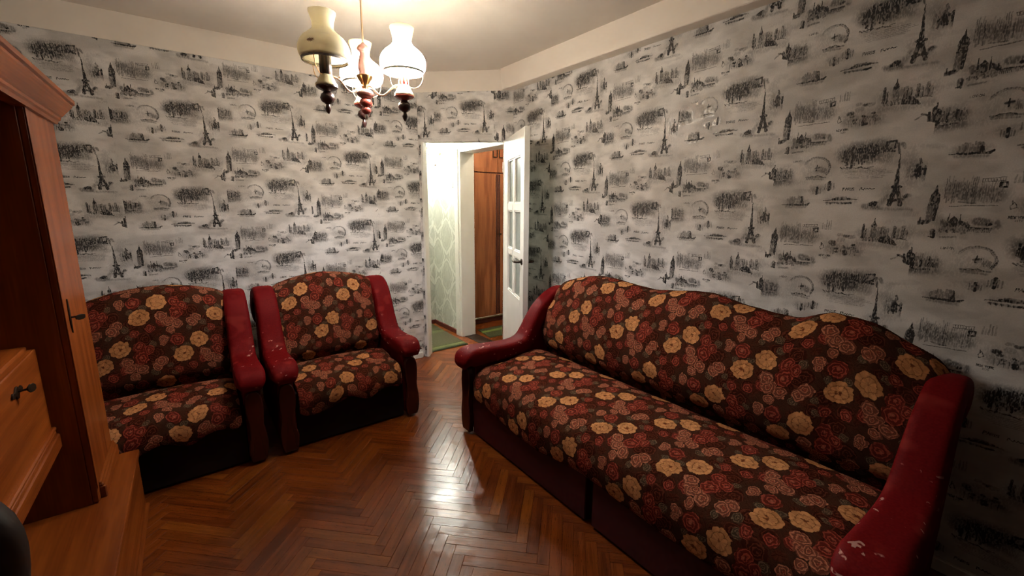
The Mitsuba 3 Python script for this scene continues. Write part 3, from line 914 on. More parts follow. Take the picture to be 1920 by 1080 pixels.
def build_chandelier():
    ax, ay = LAMP_AXIS
    key = 'chandelier'
    note(key, 'three-armed brass and lacquered wood chandelier with opal glass oil-lamp shades hanging from the ceiling', 'chandelier')
    A = (ax, ay, 0)
    put(key + '__rod', lathe([(.0, 2.20), (.0045, 2.20), (.0045, 2.50), (0, 2.50)], 16, A), 'mat_rod', smooth=40)
    put(key + '__ceiling_rose', lathe([(.0, 2.47), (.014, 2.475), (.03, 2.50), (.055, 2.535), (.06, ZC - .001), (0, ZC - .001)], 32, A), 'mat_brass', smooth=40)
    put(key + '__baluster', lathe([(0, 2.068), (.027, 2.068), (.024, 2.082), (.029, 2.098), (.0275, 2.120), (.0200, 2.150), (.0165, 2.166), (.018, 2.174), (.027, 2.180), (.030, 2.188), (.024, 2.200), (.012, 2.209), (.006, 2.216), (0, 2.216)], 32, A),
        'mat_pink_wood', smooth=50)
    put(key + '__hub', lathe([(0, 2.004), (.014, 2.004), (.0145, 2.018), (.018, 2.030), (.028, 2.045), (.036, 2.058), (.037, 2.066), (.030, 2.070), (0, 2.070)], 32, A), 'mat_brass', smooth=50)
    put(key + '__dish', lathe([(0, 1.962), (.020, 1.962), (.036, 1.972), (.042, 1.982), (.041, 1.988), (.030, 1.998), (.018, 2.005), (0, 2.006)], 36, A), 'mat_pink_wood', smooth=50)
    put(key + '__knob', lathe([(0, 1.922), (.012, 1.922), (.026, 1.930), (.031, 1.942), (.027, 1.955), (.016, 1.963), (0, 1.963)], 32, A), 'mat_red_lacquer', smooth=50)
    put(key + '__knob', lathe([(0, 1.888), (.009, 1.888), (.020, 1.896), (.024, 1.908), (.018, 1.919), (.011, 1.924), (0, 1.924)], 32, A), 'mat_red_lacquer', smooth=50)
    put(key + '__finial', lathe([(0, 1.862), (.004, 1.864), (.009, 1.872), (.008, 1.882), (.006, 1.890), (0, 1.890)], 24, A), 'mat_chrome', 'small bright metal finial', smooth=50)
    for (dx, dy), lit in LAMP_UNITS:
        r = math.hypot(dx, dy)
        e = np.array([dx, dy]) / r
        at = lambda rr, z: (ax + e[0] * rr, ay + e[1] * rr, z)
        put(key + '__arm', tube(spline([at(.012, 2.020), at(.035, 2.012), at(.060, 1.986), at(.085, 1.976), at(.110, 1.988), at(.140, 2.014), at(.165, 2.022), at(r - .012, 2.010)], 40), .0048, 10), 'mat_rod', smooth=True)
        L = (ax + dx, ay + dy, 0)
        lamp = put(key + '__lamp', lathe([(0, 1.968), (.030, 1.968), (.047, 1.974), (.048, 1.980), (.040, 1.990), (.034, 2.004), (.027, 2.018), (.022, 2.024), (0, 2.024)], 36, L), 'mat_cream_china',
                   ('lit lamp unit of the chandelier' if lit else 'unlit lamp unit of the chandelier with cream glass'), smooth=50)
        put(lamp + '__saucer', lathe([(0, 1.952), (.018, 1.952), (.040, 1.962), (.0475, 1.9685), (.0470, 1.9725), (0, 1.9725)], 36, L), 'mat_dark_lacquer' if not lit else 'mat_red_lacquer', smooth=50)
        put(lamp + '__knob', lathe([(0, 1.898), (.012, 1.898), (.026, 1.908), (.032, 1.922), (.027, 1.938), (.016, 1.947), (.014, 1.953), (0, 1.953)], 32, L), 'mat_dark_lacquer', smooth=50)
        put(lamp + '__finial', lathe([(0, 1.855), (.004, 1.857), (.010, 1.868), (.013, 1.879), (.009, 1.890), (.008, 1.899), (0, 1.899)], 24, L), 'mat_dark_lacquer', smooth=50)
        cm, cuv = tube_uv(.0255, 2.022, 2.106, 36, L)
        put(lamp + '__candle_sleeve', cm, 'mat_candle_striped' if lit else 'mat_candle_dark', smooth=True, uv=cuv)
        body, top = opal_profile(2.28)
        bm, buv = shell(body, .0035, 64, L)
        tm, tuv = shell(top, .003, 64, L)
        if lit:
            put(lamp + '__shade', bm, 'mat_opal_lit', 'glowing white opal glass shade', smooth=True, uv=buv, emitter={'type': 'area', 'radiance': rgb(*(c * GLASS_POWER for c in GLASS))})
            put(lamp + '__shade_top', tm, 'mat_opal_flare', 'cream glass shoulder and flared top of the shade', smooth=True, uv=tuv)
            put(lamp + '__bulb', trimesh.creation.icosphere(3, .029).apply_translation((L[0], L[1], 2.126)), 'mat_opal_lit', smooth=True, emitter={'type': 'area', 'radiance': rgb(*(c * BULB_POWER for c in BULB))})
        else:
            put(lamp + '__shade', bm, 'mat_opal_off', 'unlit cream opal glass shade with a small brown flower', smooth=True, uv=buv)
            put(lamp + '__shade_top', tm, 'mat_opal_off', smooth=True, uv=tuv * [1, 0] + [0, 3])
            put(lamp + '__bulb', trimesh.creation.icosphere(3, .027).apply_translation((L[0], L[1], 2.148)), 'mat_plastic_white', smooth=True)
        put(lamp + '__socket', lathe([(0, 2.10), (.014, 2.10), (.014, 2.125), (0, 2.125)], 20, L), 'mat_plastic_white', smooth=40)
        a = np.linspace(0, 2 * math.pi, 57)
        gm, guv = shell(np.array([(.0975, 2.076), (.0985, 2.084), (.0995, 2.092)]), .0025, 56, L)
        put(lamp + '__gallery', gm, 'mat_grey_metal', 'grey metal band that carries the shade', smooth=30)
        for k in range(3):
            t = 2 * math.pi * k / 3 + math.atan2(dy, dx) + .5
            c, s = math.cos(t), math.sin(t)
            put(lamp + '__prong', tube(spline([(L[0] + c * rr, L[1] + s * rr, z) for rr, z in ((.024, 2.020), (.045, 2.014), (.075, 2.026), (.092, 2.052), (.0965, 2.081))], 20), .0017, 6), 'mat_brass', smooth=True)


build_chandelier()


# ------------------------------------------------------------------ upholstery
def skin(loops, smooth_caps=True):
    """Closed cushion from cross-sections; uv = (place along the piece, way round the section) in metres."""
    L = np.asarray(loops, float)
    m, n = L.shape[:2]
    ring = np.concatenate([L, L[:, :1]], 1)
    seg = np.linalg.norm(np.diff(ring, axis=1), axis=2)
    v = np.concatenate([np.zeros((m, 1)), np.cumsum(seg, 1)], 1)
    mid = np.median(v, axis=0)
    cen = ring[:, n // 3]
    u = np.concatenate([[0], np.cumsum(np.linalg.norm(np.diff(L.mean(1), axis=0), axis=1))])
    uv = np.stack(np.broadcast_arrays(u[:, None], mid[None, :]), -1).reshape(-1, 2)
    k = n + 1
    f = [(i * k + j, i * k + j + 1, (i + 1) * k + j + 1, (i + 1) * k + j) for i in range(m - 1) for j in range(n)]
    V = [ring.reshape(-1, 3)]
    F = [np.asarray(f)]
    UV = [uv]
    tri = []
    base = m * k
    for i, flip in ((0, True), (m - 1, False)):
        c = L[i].mean(0)
        V.append(np.vstack([L[i], c]))
        loc = np.vstack([L[i], c])
        ax = np.argmax(np.ptp(loc, axis=0)[:2])
        UV.append(np.stack([loc[:, ax], loc[:, 2]], 1))
        for j in range(n):
            t = (base + n, base + (j + 1) % n, base + j)
            tri.append(t if flip else t[::-1])
        base += n + 1
    out = mesh(np.vstack(V), np.vstack(F))
    out = trimesh.Trimesh(np.vstack(V), np.vstack([out.faces, tri]), process=False)
    chk = trimesh.Trimesh(out.vertices, out.faces, process=True)
    if chk.volume < 0:
        out.faces = out.faces[:, ::-1]
    return out, np.vstack(UV)


def rpoly(pts, n):
    """The open polyline pts (d, z) resampled to n points, corners softened."""
    P = np.asarray(pts, float)
    s = np.concatenate([[0], np.cumsum(np.linalg.norm(np.diff(P, axis=0), axis=1))])
    t = np.linspace(0, s[-1], 400)
    Q = np.stack([np.interp(t, s, P[:, k]) for k in (0, 1)], 1)
    from scipy.ndimage import gaussian_filter1d
    w = .016 / (s[-1] / 400)
    Q = gaussian_filter1d(Q, w, axis=0, mode='nearest')
    i = np.linspace(0, 399, n)
    return np.stack([np.interp(i, np.arange(400), Q[:, k]) for k in (0, 1)], 1)


class Seat:
    """Builds in the frame a (across, from the sitter's far left seen from the front), d (depth from the front), z."""

    def __init__(self, key, to_plan, seed):
        self.key, self.plan, self.R = key, to_plan, np.random.default_rng(seed)
        self.seed = seed

    def world(self, a, d, z):
        x, y = self.plan(np.asarray(a, float), np.asarray(d, float))
        return np.stack(np.broadcast_arrays(x, y, z), -1)

    def arm(self, a0, a1, path, drop, bottom=.03):
        """Padded arm: a rounded pad along the path (d, z of its middle, half thickness, half width factor), on a side panel."""
        P = np.asarray(path, float)
        C = spline(np.column_stack([P[:, 0], P[:, 1], np.zeros(len(P))]), 84)[:, :2]
        s0 = np.concatenate([[0], np.cumsum(np.linalg.norm(np.diff(P[:, :2], axis=0), axis=1))])
        si = np.concatenate([[0], np.cumsum(np.linalg.norm(np.diff(C, axis=0), axis=1))])
        si *= s0[-1] / si[-1]
        th, wd = np.interp(si, s0, P[:, 2]), np.interp(si, s0, P[:, 3])
        tan = np.gradient(C, axis=0)
        tan /= np.linalg.norm(tan, axis=1, keepdims=True)
        nr = np.stack([-tan[:, 1], tan[:, 0]], 1)
        am, hw = (a0 + a1) / 2, abs(a1 - a0) / 2
        t = np.linspace(0, 2 * math.pi, 40, endpoint=False)
        ex = lambda q, p: np.sign(q) * np.abs(q) ** p
        ca, sa = ex(np.cos(t), .42), ex(np.sin(t), .55)
        loops = []
        m = len(C)
        for i in range(m):
            e = min(i, m - 1 - i)
            k = math.sqrt(max(0.0, 1 - max(0, 1 - e / 9.0) ** 2)) if e < 9 else 1.0
            k = max(k, .06)
            dn = C[i][:, None] + nr[i][:, None] * (sa * th[i] * k)
            loops.append(self.world(am + ca * hw * wd[i] * (.55 + .45 * k), dn[0], dn[1]))
        pad = loft(loops)
        Q = (C - nr * .034)[9:-4]
        poly = np.vstack([Q, [[Q[-1][0] + .0, bottom]], [[drop, bottom]], [[drop, Q[0][1] - .02]]])
        sl = slab(poly, abs(a1 - a0) * .62, .012)
        v = sl.vertices
        w = self.world(min(a0, a1) + abs(a1 - a0) * .19 + v[:, 2], v[:, 0], v[:, 1])
        side = clean(trimesh.Trimesh(w, sl.faces, process=False))
        if side.volume < 0:
            side.invert()
        return join(pad, side)

    def facing(self, am, d0, top, w=.040, flip=1, thick=.035):
        """The carved wooden front of an arm: an S-shaped board with a rounded head."""
        L = [(-.75, .02), (-.95, .10), (-1.05, .22), (-.80, .36), (-.72, .50), (-.95, .68), (-1.0, .82), (-.80, .93), (-.40, .985), (0, 1.0)]
        Rr = [(.45, .985), (.85, .93), (1.05, .82), (1.05, .68), (.95, .55), (1.15, .38), (1.25, .24), (1.10, .10), (.85, .02)]
        pts = np.array(L + Rr)
        pts = spline(np.column_stack([pts, np.zeros(len(pts))]), 70)[:, :2]
        P = np.stack([flip * pts[:, 0] * w, .008 + pts[:, 1] * (top - .008)], 1)
        sl = slab(P, thick, .007)
        v = sl.vertices
        W = self.world(am + v[:, 0], d0 + v[:, 2], v[:, 1])
        return clean(trimesh.Trimesh(W, sl.faces, process=False))

    def block(self, a0, a1, d0, d1, z0, z1, b=.006):
        m = rbox(a0, a1, d0, d1, z0, z1, b)
        v = m.vertices
        return clean(trimesh.Trimesh(self.world(v[:, 0], v[:, 1], v[:, 2]), m.faces, process=False))

    def cover(self, stations, section, puff=.012, rough=.004):
        """section(a) -> closed polyline (d, z); small folds from noise."""
        loops = []
        for i, a in enumerate(stations):
            q = section(a)
            w = self.world(np.full(len(q), a), q[:, 0], q[:, 1])
            loops.append(w)
        L = np.array(loops)
        m = len(stations)
        c = L.mean(1, keepdims=True)
        for i in range(m):                     # rounded ends
            e = min(i, m - 1 - i)
            if e < 4:
                k = (1, .45, .15, .03)[e]
                L[i] += (c[i] - L[i]) / np.maximum(np.linalg.norm(c[i] - L[i], axis=1, keepdims=True), 1e-9) * puff * k * 1.5
        n = meshkit.fbm(L * [7, 7, 5], 3, seed=self.seed)
        off = (n - .5) * 2 * rough
        out = L - c
        out /= np.maximum(np.linalg.norm(out, axis=2, keepdims=True), 1e-9)
        return skin(L + out * off[..., None])


def build_armchair(key, x0, label):
    S = Seat(key, lambda a, d: (x0 + a, 2.60 + d), 7 if key == 'armchair' else 8)
    W = .89
    note(key, label, 'armchair', 'armchairs along the back wall')
    armpath = [(-.036, .448, .044, 1.06), (.000, .490, .057, 1.14), (.10, .499, .053, 1.09), (.24, .498, .048, 1.02), (.335, .515, .048, 1.0), (.395, .575, .047, .99), (.455, .690, .046, .97), (.515, .800, .045, .95),
               (.580, .852, .045, .93), (.68, .850, .045, .93), (.80, .78, .045, .92), (.86, .60, .04, .92)]
    put(key + '__base', S.block(.11, W - .11, .035, .93, .010, .350), 'mat_base_dark', 'dark plain base')
    for a0, a1, fl in ((0, .135, -1), (W - .135, W, 1)):
        arm = put(key + '__arm', S.arm(a0, a1, armpath, .030), 'mat_velour', 'red velour arm rising to the back', smooth=35)
        put(arm + '__facing', S.facing((a0 + a1) / 2, -.012, .435, .042, fl), 'mat_cherry', 'dark cherry wood arm front', smooth=35)
    hem0, hemn = .205, np.random.default_rng(S.seed)

    def seat_section(a):
        q = (a - .14) / (W - .28)
        side = min(q, 1 - q)
        hem = .245 - .055 * math.exp(-((q - .10) / .16) ** 2) - .02 * math.exp(-((q - .62) / .12) ** 2) + .012 * math.sin(q * 17)
        dome = .018 * math.sin(math.pi * min(max(q, 0), 1)) ** .6
        top = rpoly([(.030, hem), (-.016, hem + .002), (-.022, .30), (.006, .368), (.055, .392 + dome * .7), (.20, .402 + dome), (.36, .410 + dome), (.415, .392), (.45, .345)], 60)
        low = np.array([(.45, .325), (.06, .325), (.033, hem + .02)])
        return np.vstack([top, low])

    sm, suv = S.cover(np.linspace(.128, W - .128, 46), seat_section, .014, .005)
    put(key + '__seat_cover', sm, 'mat_floral', 'rose-print cover over the seat', smooth=True, uv=suv + [x0 * 1.7, .05])

    def back_section(a):
        q = (a - .12) / (W - .24)
        arch = .885 + .075 * math.sin(math.pi * min(max(q, 0.02), .98)) ** .75
        k = arch - .94
        bulge = .020 * math.sin(math.pi * min(max(q, 0), 1)) ** .7
        front = rpoly([(.470, .33), (.445, .405), (.412 - bulge * .5, .465), (.430 - bulge, .54), (.470 - bulge, .70), (.505 - bulge * .6, .83 + k * .8), (.535, .915 + k), (.575, .948 + k), (.640, .950 + k), (.70, .915 + k), (.73, .80 + k), (.755, .45), (.76, .33)], 90)
        return front

    bm, buv = S.cover(np.linspace(.105, W - .105, 50), back_section, .016, .007)
    put(key + '__back_cover', bm, 'mat_floral', 'rose-print cover over the backrest', smooth=True, uv=buv + [x0 * 1.7 + .11, .12])


build_armchair('armchair', .282, 'red velour armchair with rose-print cover, the nearer to the doorway')
build_armchair('armchair_001', -.640, 'red velour armchair with rose-print cover, half hidden behind the wall unit')


def build_sofa():
    key = 'sofa'
    LEN = 2.13
    S = Seat(key, lambda a, d: (1.312 + d, 2.255 - a), 21)
    note(key, 'long red velour sofa with brown rose-print cover along the right wall', 'sofa')
    armpath = [(-.050, .448, .044, 1.08), (-.022, .500, .061, 1.20), (.06, .512, .057, 1.12), (.20, .506, .052, 1.05), (.35, .506, .050, 1.0), (.43, .528, .050, .98), (.51, .622, .050, .92), (.59, .730, .050, .86),
               (.68, .795, .052, .82), (.76, .825, .052, .80), (.86, .80, .05, .80), (.93, .65, .05, .80)]
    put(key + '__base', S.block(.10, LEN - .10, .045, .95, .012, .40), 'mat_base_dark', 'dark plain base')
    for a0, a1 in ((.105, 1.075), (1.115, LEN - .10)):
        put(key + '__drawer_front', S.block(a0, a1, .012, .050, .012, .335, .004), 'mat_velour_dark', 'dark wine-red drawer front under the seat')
    for a0, a1, fl in ((0, .135, -1), (LEN - .135, LEN, 1)):
        arm = put(key + '__arm', S.arm(a0, a1, armpath, .030), 'mat_velour', 'red velour arm rising to the back', smooth=35)
        put(arm + '__facing', S.facing((a0 + a1) / 2, -.022, .455, .046, fl), 'mat_cherry', 'dark cherry wood arm front', smooth=35)

    def seat_section(a):
        q = (a - .13) / (LEN - .26)
        hem = .250 - .030 * math.exp(-((q - .30) / .2) ** 2) + .012 * math.sin(q * 14 + 1) - .018 * q
        dome = .022 * (1 - abs(2 * q - 1) ** 6)
        top = rpoly([(.032, hem), (-.012, hem + .002), (-.022, .33), (-.004, .405), (.055, .440 + dome * .7), (.20, .452 + dome), (.40, .470 + dome), (.52, .478), (.575, .458), (.63, .40)], 70)
        return np.vstack([top, [(.63, .36), (.08, .36), (.036, hem + .02)]])

    sm, suv = S.cover(np.linspace(.122, LEN - .122, 110), seat_section, .016, .006)
    put(key + '__seat_cover', sm, 'mat_floral', 'rose-print cover over the long seat', smooth=True, uv=suv + [.07, .31])
    tops = np.array([(.00, .87), (.08, .895), (.20, .945), (.45, 1.000), (.62, .992), (.83, .972), (.98, .996), (1.15, 1.008), (1.35, .985), (1.56, .972), (1.70, 1.012), (1.80, 1.006), (1.94, .950), (2.05, .905), (2.13, .87)])
    from scipy.interpolate import PchipInterpolator
    top_at = PchipInterpolator(tops[:, 0], tops[:, 1])

    def back_section(a):
        q = (a - .1) / (LEN - .2)
        t = float(top_at(a))
        b = .030 * (1 - abs(2 * min(max(q, 0), 1) - 1) ** 5)
        fold = .012 * math.exp(-((a - 1.80) / .045) ** 2) + .008 * math.exp(-((a - .60) / .06) ** 2)
        lean = .03 * max(0, (a - 1.78) / .3)
        return rpoly([(.640, .38), (.618, .455), (.575 - b * .3, .515), (.572 - b + fold, .60), (.612 - b + fold, .75), (.655 - b * .6 + lean + fold, t - .12), (.695 + lean, t - .035), (.745 + lean, t - .002), (.82, t), (.885, t - .03), (.92, t - .15), (.945, .55), (.95, .40)], 96)

    bm, buv = S.cover(np.linspace(.095, LEN - .075, 120), back_section, .016, .010)
    put(key + '__back_cover', bm, 'mat_floral', 'rose-print cover over the long backrest', smooth=True, uv=buv + [.2, .0])


build_sofa()


# ------------------------------------------------------------------ wall unit
def build_wall_unit():
    key = 'wall_unit'
    note(key, 'orange-brown veneered wall unit with tall cupboard, drop flap and cornice on the left', 'wall unit')
    XP, XT, XU = -.300, -.390, -.475         # fronts: plinth, tall cupboard, flap
    ZP, ZT = .298, 1.772
    Y0, Y1, YN = 2.145, 2.545, 1.30           # tall cupboard from, to; the unit's near end
    BK = -.985
    put(key + '__plinth', join(rbox(BK, XP, YN, 2.540, ZP - .024, ZP, .004), rbox(XP - .03, XP - .008, YN, 2.530, .0, ZP - .024, .002), rbox(BK, XP - .03, 2.50, 2.522, 0, ZP - .024, .002)), 'mat_oak_along', 'low plinth with a projecting top')
    put(key + '__plinth_bead', rbox(XP - .012, XP + .006, YN, 2.535, .0, .014, .005), 'mat_oak_along', 'quarter-round bead at the floor')
    put(key + '__side_panel', rbox(BK, XT - .020, Y0, Y0 + .018, ZP, ZT + .02, .002), 'mat_oak_up')
    put(key + '__side_panel', rbox(BK, XT - .020, Y1 - .018, Y1, ZP, ZT + .02, .002), 'mat_oak_up')
    put(key + '__side_panel', rbox(BK, XU - .02, YN, YN + .018, ZP, ZT + .02, .002), 'mat_oak_up')
    put(key + '__back_panel', rbox(BK, BK + .008, YN, Y1, ZP, ZT + .02, .001), 'mat_oak_up')
    door = put(key + '__door', rbox(XT - .020, XT, Y0, Y1, ZP + .004, ZT - .004, .003), 'mat_oak_up', 'tall veneered cupboard door')
    put(door + '__edge_strip', rbox(XT - .001, XT + .003, Y0, Y0 + .018, ZP + .06, ZT - .01, .001), 'mat_oak_up')
    put(door + '__foot_moulding', join(rbox(XT - .002, XT + .020, Y0 + .03, Y1, ZP, ZP + .050, .004), rbox(XT - .002, XT + .014, Y0 + .03, Y1, ZP + .048, ZP + .062, .004), rbox(XT - .002, XT + .009, Y0 + .03, Y1, ZP + .060, ZP + .072, .003)), 'mat_oak_along', 'profiled moulding along the foot of the door')
    oval = [(.010 * math.cos(t), .058 * math.sin(t) * (1 + .12 * math.cos(4 * t))) for t in np.linspace(0, 2 * math.pi, 40, endpoint=False)]
    esc = moved(slab(oval, .004, .0015), frame([XT, 2.215, 1.035], [0, 1, 0], [0, 0, 1], [1, 0, 0]))
    kp = put(door + '__key', join(esc, tube([(XT, 2.215, 1.03), (XT + .030, 2.215, 1.03)], .0035, 8), moved(slab([(-.016, -.006), (-.006, -.010), (.006, -.010), (.016, -.006), (.016, .006), (.006, .010), (-.006, .010), (-.016, .006)], .004, .0012), frame([XT + .028, 2.215, 1.028], [.7, .7, 0], [0, 0, 1], [.7, -.7, 0]))), 'mat_bronze', 'dark bronze key in its plate')
    # cornice
    prof = [(XT - .03, ZT - .012), (XT + .010, ZT - .012), (XT + .014, ZT), (XT + .020, ZT + .006), (XT + .020, ZT + .016), (XT + .026, ZT + .022), (XT + .052, ZT + .060), (XT + .056, ZT + .066), (XT + .056, ZT + .074), (XT + .064, ZT + .078), (XT + .064, ZT + .094), (XT - .03, ZT + .094)]
    c = np.array(prof)
    put(key + '__cornice', loft([np.column_stack([c[:, 0], np.full(len(c), YN), c[:, 1]]), np.column_stack([c[:, 0], Y1 + np.maximum(0, c[:, 0] - XT), c[:, 1]])]), 'mat_oak_along', 'profiled cornice along the top')
    put(key + '__top_board', rbox(BK, XT - .02, YN, Y1, ZT + .03, ZT + .09, .002), 'mat_oak_up')
    # hanging flap compartment
    put(key + '__compartment', join(rbox(BK + .01, XU - .022, YN + .02, Y0, .925, .945, .002), rbox(BK + .01, XU - .022, YN + .02, Y0, .585, .61, .002)), 'mat_oak_along', 'compartment behind the flap')
    fl = put(key + '__flap', rbox(XU - .022, XU, YN + .02, Y0 - .002, .600, .946, .003), 'mat_oak_along', 'veneered drop flap')
    put(fl + '__top_ledge', rbox(XU - .085, XU - .020, YN + .02, Y0 - .002, .944, .958, .003), 'mat_oak_along')
    put(fl + '__foot_moulding', join(rbox(XU - .01, XU + .018, YN + .02, Y0 - .002, .566, .620, .004), rbox(XU - .01, XU + .010, YN + .02, Y0 - .002, .617, .632, .004), rbox(XU - .01, XU + .012, YN + .02, Y0 - .002, .634, .648, .004)), 'mat_oak_along', 'grooved moulding along the foot of the flap')
    hk = 1.880
    plate = moved(slab([(-.052, -.002), (-.038, .010), (-.020, .006), (-.006, .018), (.006, .018), (.020, .006), (.038, .010), (.052, -.002), (.036, -.010), (.018, -.006), (.006, -.020), (-.006, -.020), (-.018, -.006), (-.036, -.010)], .005, .0015), frame([XU, hk, .880], [0, 1, 0], [0, 0, 1], [1, 0, 0]))
    bow = moved(slab([(-.006, -.013), (.006, -.013), (.013, -.006), (.013, .006), (.006, .013), (-.006, .013), (-.013, .006), (-.013, -.006)], .004, .0012), frame([XU + .030, hk + .012, .884], [.5, .86, 0], [0, 0, 1], [.86, -.5, 0]))
    put(fl + '__key', join(plate, tube([(XU, hk, .882), (XU + .030, hk + .006, .884)], .0035, 8), bow), 'mat_bronze', 'dark bronze key in an ornate plate', smooth=40)


build_wall_unit()


# ------------------------------------------------------------------ black chair, bottom left
def build_black_chair():
    key = 'black_chair'
    note(key, 'black leather padded chair at the lower left corner before the wall unit', 'chair')
    xc, yc = -.462, .66
    out = [(-.235, .0), (-.24, .25), (-.225, .34), (-.18, .385), (-.10, .40), (.10, .40), (.18, .385), (.225, .34), (.24, .25), (.235, .0)]
    out = spline([(a, b, 0) for a, b in out], 50)[:, :2]
    back = moved(slab(out, .075, .03, 5), frame([xc + .006, yc + .09, .722], [.97, .24, 0], [.03, -.12, .99], [-.24, .97, .12]))
    put(key + '__backrest', back, 'mat_black_leather', smooth=40)
    put(key + '__seat', moved(slab([(r * math.cos(t), r * math.sin(t)) for t in np.linspace(0, 2 * math.pi, 40, endpoint=False) for r in (.23,)], .085, .03, 5), frame([xc + .02, yc - .10, .415], [1, 0, 0], [0, 1, 0], [0, 0, 1])), 'mat_black_leather', smooth=40)
    put(key + '__back_bar', tube([(xc - .02, yc + .10, .44), (xc - .03, yc + .17, .50), (xc - .01, yc + .18, .80)], .016, 10), 'mat_bronze', smooth=True)
    put(key + '__column', lathe([(0, .06), (.028, .06), (.028, .25), (.020, .25), (.020, .42), (0, .42)], 20, (xc + .02, yc - .10, 0)), 'mat_bronze', smooth=40)
    for k in range(5):
        t = 2 * math.pi * k / 5 + .3
        e = np.array([math.cos(t), math.sin(t)])
        o = np.array([xc + .02, yc - .10])
        leg = put(key + '__leg', tube([(*(o + e * .02), .085), (*(o + e * .12), .075), (*(o + e * .245), .060)], .014, 8), 'mat_bronze', smooth=True)
        put(leg + '__castor', trimesh.creation.icosphere(2, .026).apply_translation((*(o + e * .245), .026)), 'mat_black_leather', smooth=True)


build_black_chair()


# ------------------------------------------------------------------ the open door
def build_door():
    key = 'door_1'
    note(key, 'white painted door with six frosted panes, standing open into the room', kind='structure')
    H = np.array([2.241, 3.088])
    F = np.array([1.925, 2.410])
    d = (F - H) / np.linalg.norm(F - H)
    nn = np.array([d[1], -d[0]]) * -1        # towards the doorway side that the camera sees
    if nn @ (-H) < 0:
        nn = -nn
    H = H - nn * 0.0
    W, TH, HT = .745, .042, 1.985
    def bar(s0, s1, z0, z1, o0=0.0, o1=TH, b=.003):
        m = rbox(s0, s1, o0, o1, z0, z1, b)
        v = m.vertices
        w = np.column_stack([H[0] + d[0] * v[:, 0] - nn[0] * v[:, 1], H[1] + d[1] * v[:, 0] - nn[1] * v[:, 1], v[:, 2]])
        return clean(trimesh.Trimesh(w, m.faces, process=False))
    rows = [(.725, 1.040), (1.090, 1.400), (1.460, 1.805)]
    cols = [(.165, .350), (.410, .640)]
    ps = [bar(0, cols[0][0], .012, HT), bar(cols[1][1], W, .012, HT), bar(cols[0][0], cols[1][1], .012, rows[0][0]), bar(cols[0][0], cols[1][1], rows[2][1], HT), bar(cols[0][1], cols[1][0], rows[0][0], rows[2][1], .004, TH - .004)]
    for (a, b), (c, e) in zip(rows[:-1], rows[1:]):
        for c0, c1 in cols:
            ps.append(bar(c0, c1, b, c, .002, TH - .002))
    put(key + '__leaf', join(*ps), 'mat_white_paint', 'white door leaf')
    for r0, r1 in rows:
        for c0, c1 in cols:
            put(key + '__pane', bar(c0 - .004, c1 + .004, r0 - .004, r1 + .004, TH / 2 - .002, TH / 2 + .002, .0005), 'mat_frosted', 'frosted glass pane')
            put(key + '__glazing_bead', join(bar(c0, c1, r0, r0 + .010, .006, TH / 2 - .002, .002), bar(c0, c1, r1 - .010, r1, .006, TH / 2 - .002, .002), bar(c0, c0 + .010, r0, r1, .006, TH / 2 - .002, .002), bar(c1 - .010, c1, r0, r1, .006, TH / 2 - .002, .002)), 'mat_white_paint')
    for s in (1, -1):
        o = nn * .0 if s > 0 else -nn * TH
        c = np.array([*(H + d * .700 + o), 1.030])
        n3, d3 = np.array([nn[0] * s, nn[1] * s, 0]), np.array([d[0], d[1], 0])
        rose = moved(lathe([(0, 0), (.024, 0), (.024, .004), (.018, .008), (0, .008)], 24), frame(c, d3, np.cross(n3, d3), n3))
        lever = tube(spline([c, c + n3 * .030, c + n3 * .048 - d3 * .012, c + n3 * .050 - d3 * .060, c + n3 * .046 - d3 * .105], 24), .0085, 10)
        put(key + '__handle', join(rose, lever), 'mat_bronze', 'dark metal lever handle', smooth=40)
    for z in (.25, 1.72):
        put(key + '__hinge', tube([(*(H + nn * .006), z), (*(H + nn * .006), z + .09)], .007, 10), 'mat_chrome', smooth=40)


build_door()


# ------------------------------------------------------------------ hall: lamp, switch, rugs, wardrobe
def build_sconce():
    key = 'wall_sconce'
    note(key, 'small brass wall lamp with a bright bare bulb in the hall beyond the doorway', 'wall lamp')
    o = np.array([HX, 4.40, 2.02])
    put(key + '__back_plate', moved(lathe([(0, 0), (.045, 0), (.045, .006), (.030, .016), (0, .018)], 28), frame(o, [0, 1, 0], [0, 0, 1], [-1, 0, 0])), 'mat_brass', smooth=40)
    put(key + '__arm', tube(spline([o + [-.01, 0, 0], o + [-.05, -.005, -.045], o + [-.11, -.015, -.065], o + [-.16, -.025, -.03], o + [-.18, -.03, .0]], 24), .006, 8), 'mat_brass', smooth=True)
    put(key + '__cup', lathe([(0, -.004), (.012, 0), (.026, .018), (.028, .024), (0, .024)], 24, o + [-.18, -.03, 0]), 'mat_brass', smooth=40)
    put(key + '__bulb', trimesh.creation.icosphere(3, .036).apply_translation(o + [-.18, -.03, .055]), 'mat_opal_lit', smooth=True, emitter={'type': 'area', 'radiance': rgb(*(c * HALL_POWER for c in HALL))})
    put(key + '__pull_chain', tube([o + [-.06, -.005, -.045], o + [-.06, -.005, -.14]], .0015, 6), 'mat_brass')
    put(key + '__pull_knob', lathe([(0, 0), (.006, .004), (.009, .014), (.004, .026), (0, .028)], 16, o + [-.06, -.005, -.168]), 'mat_bronze', smooth=40)


build_sconce()


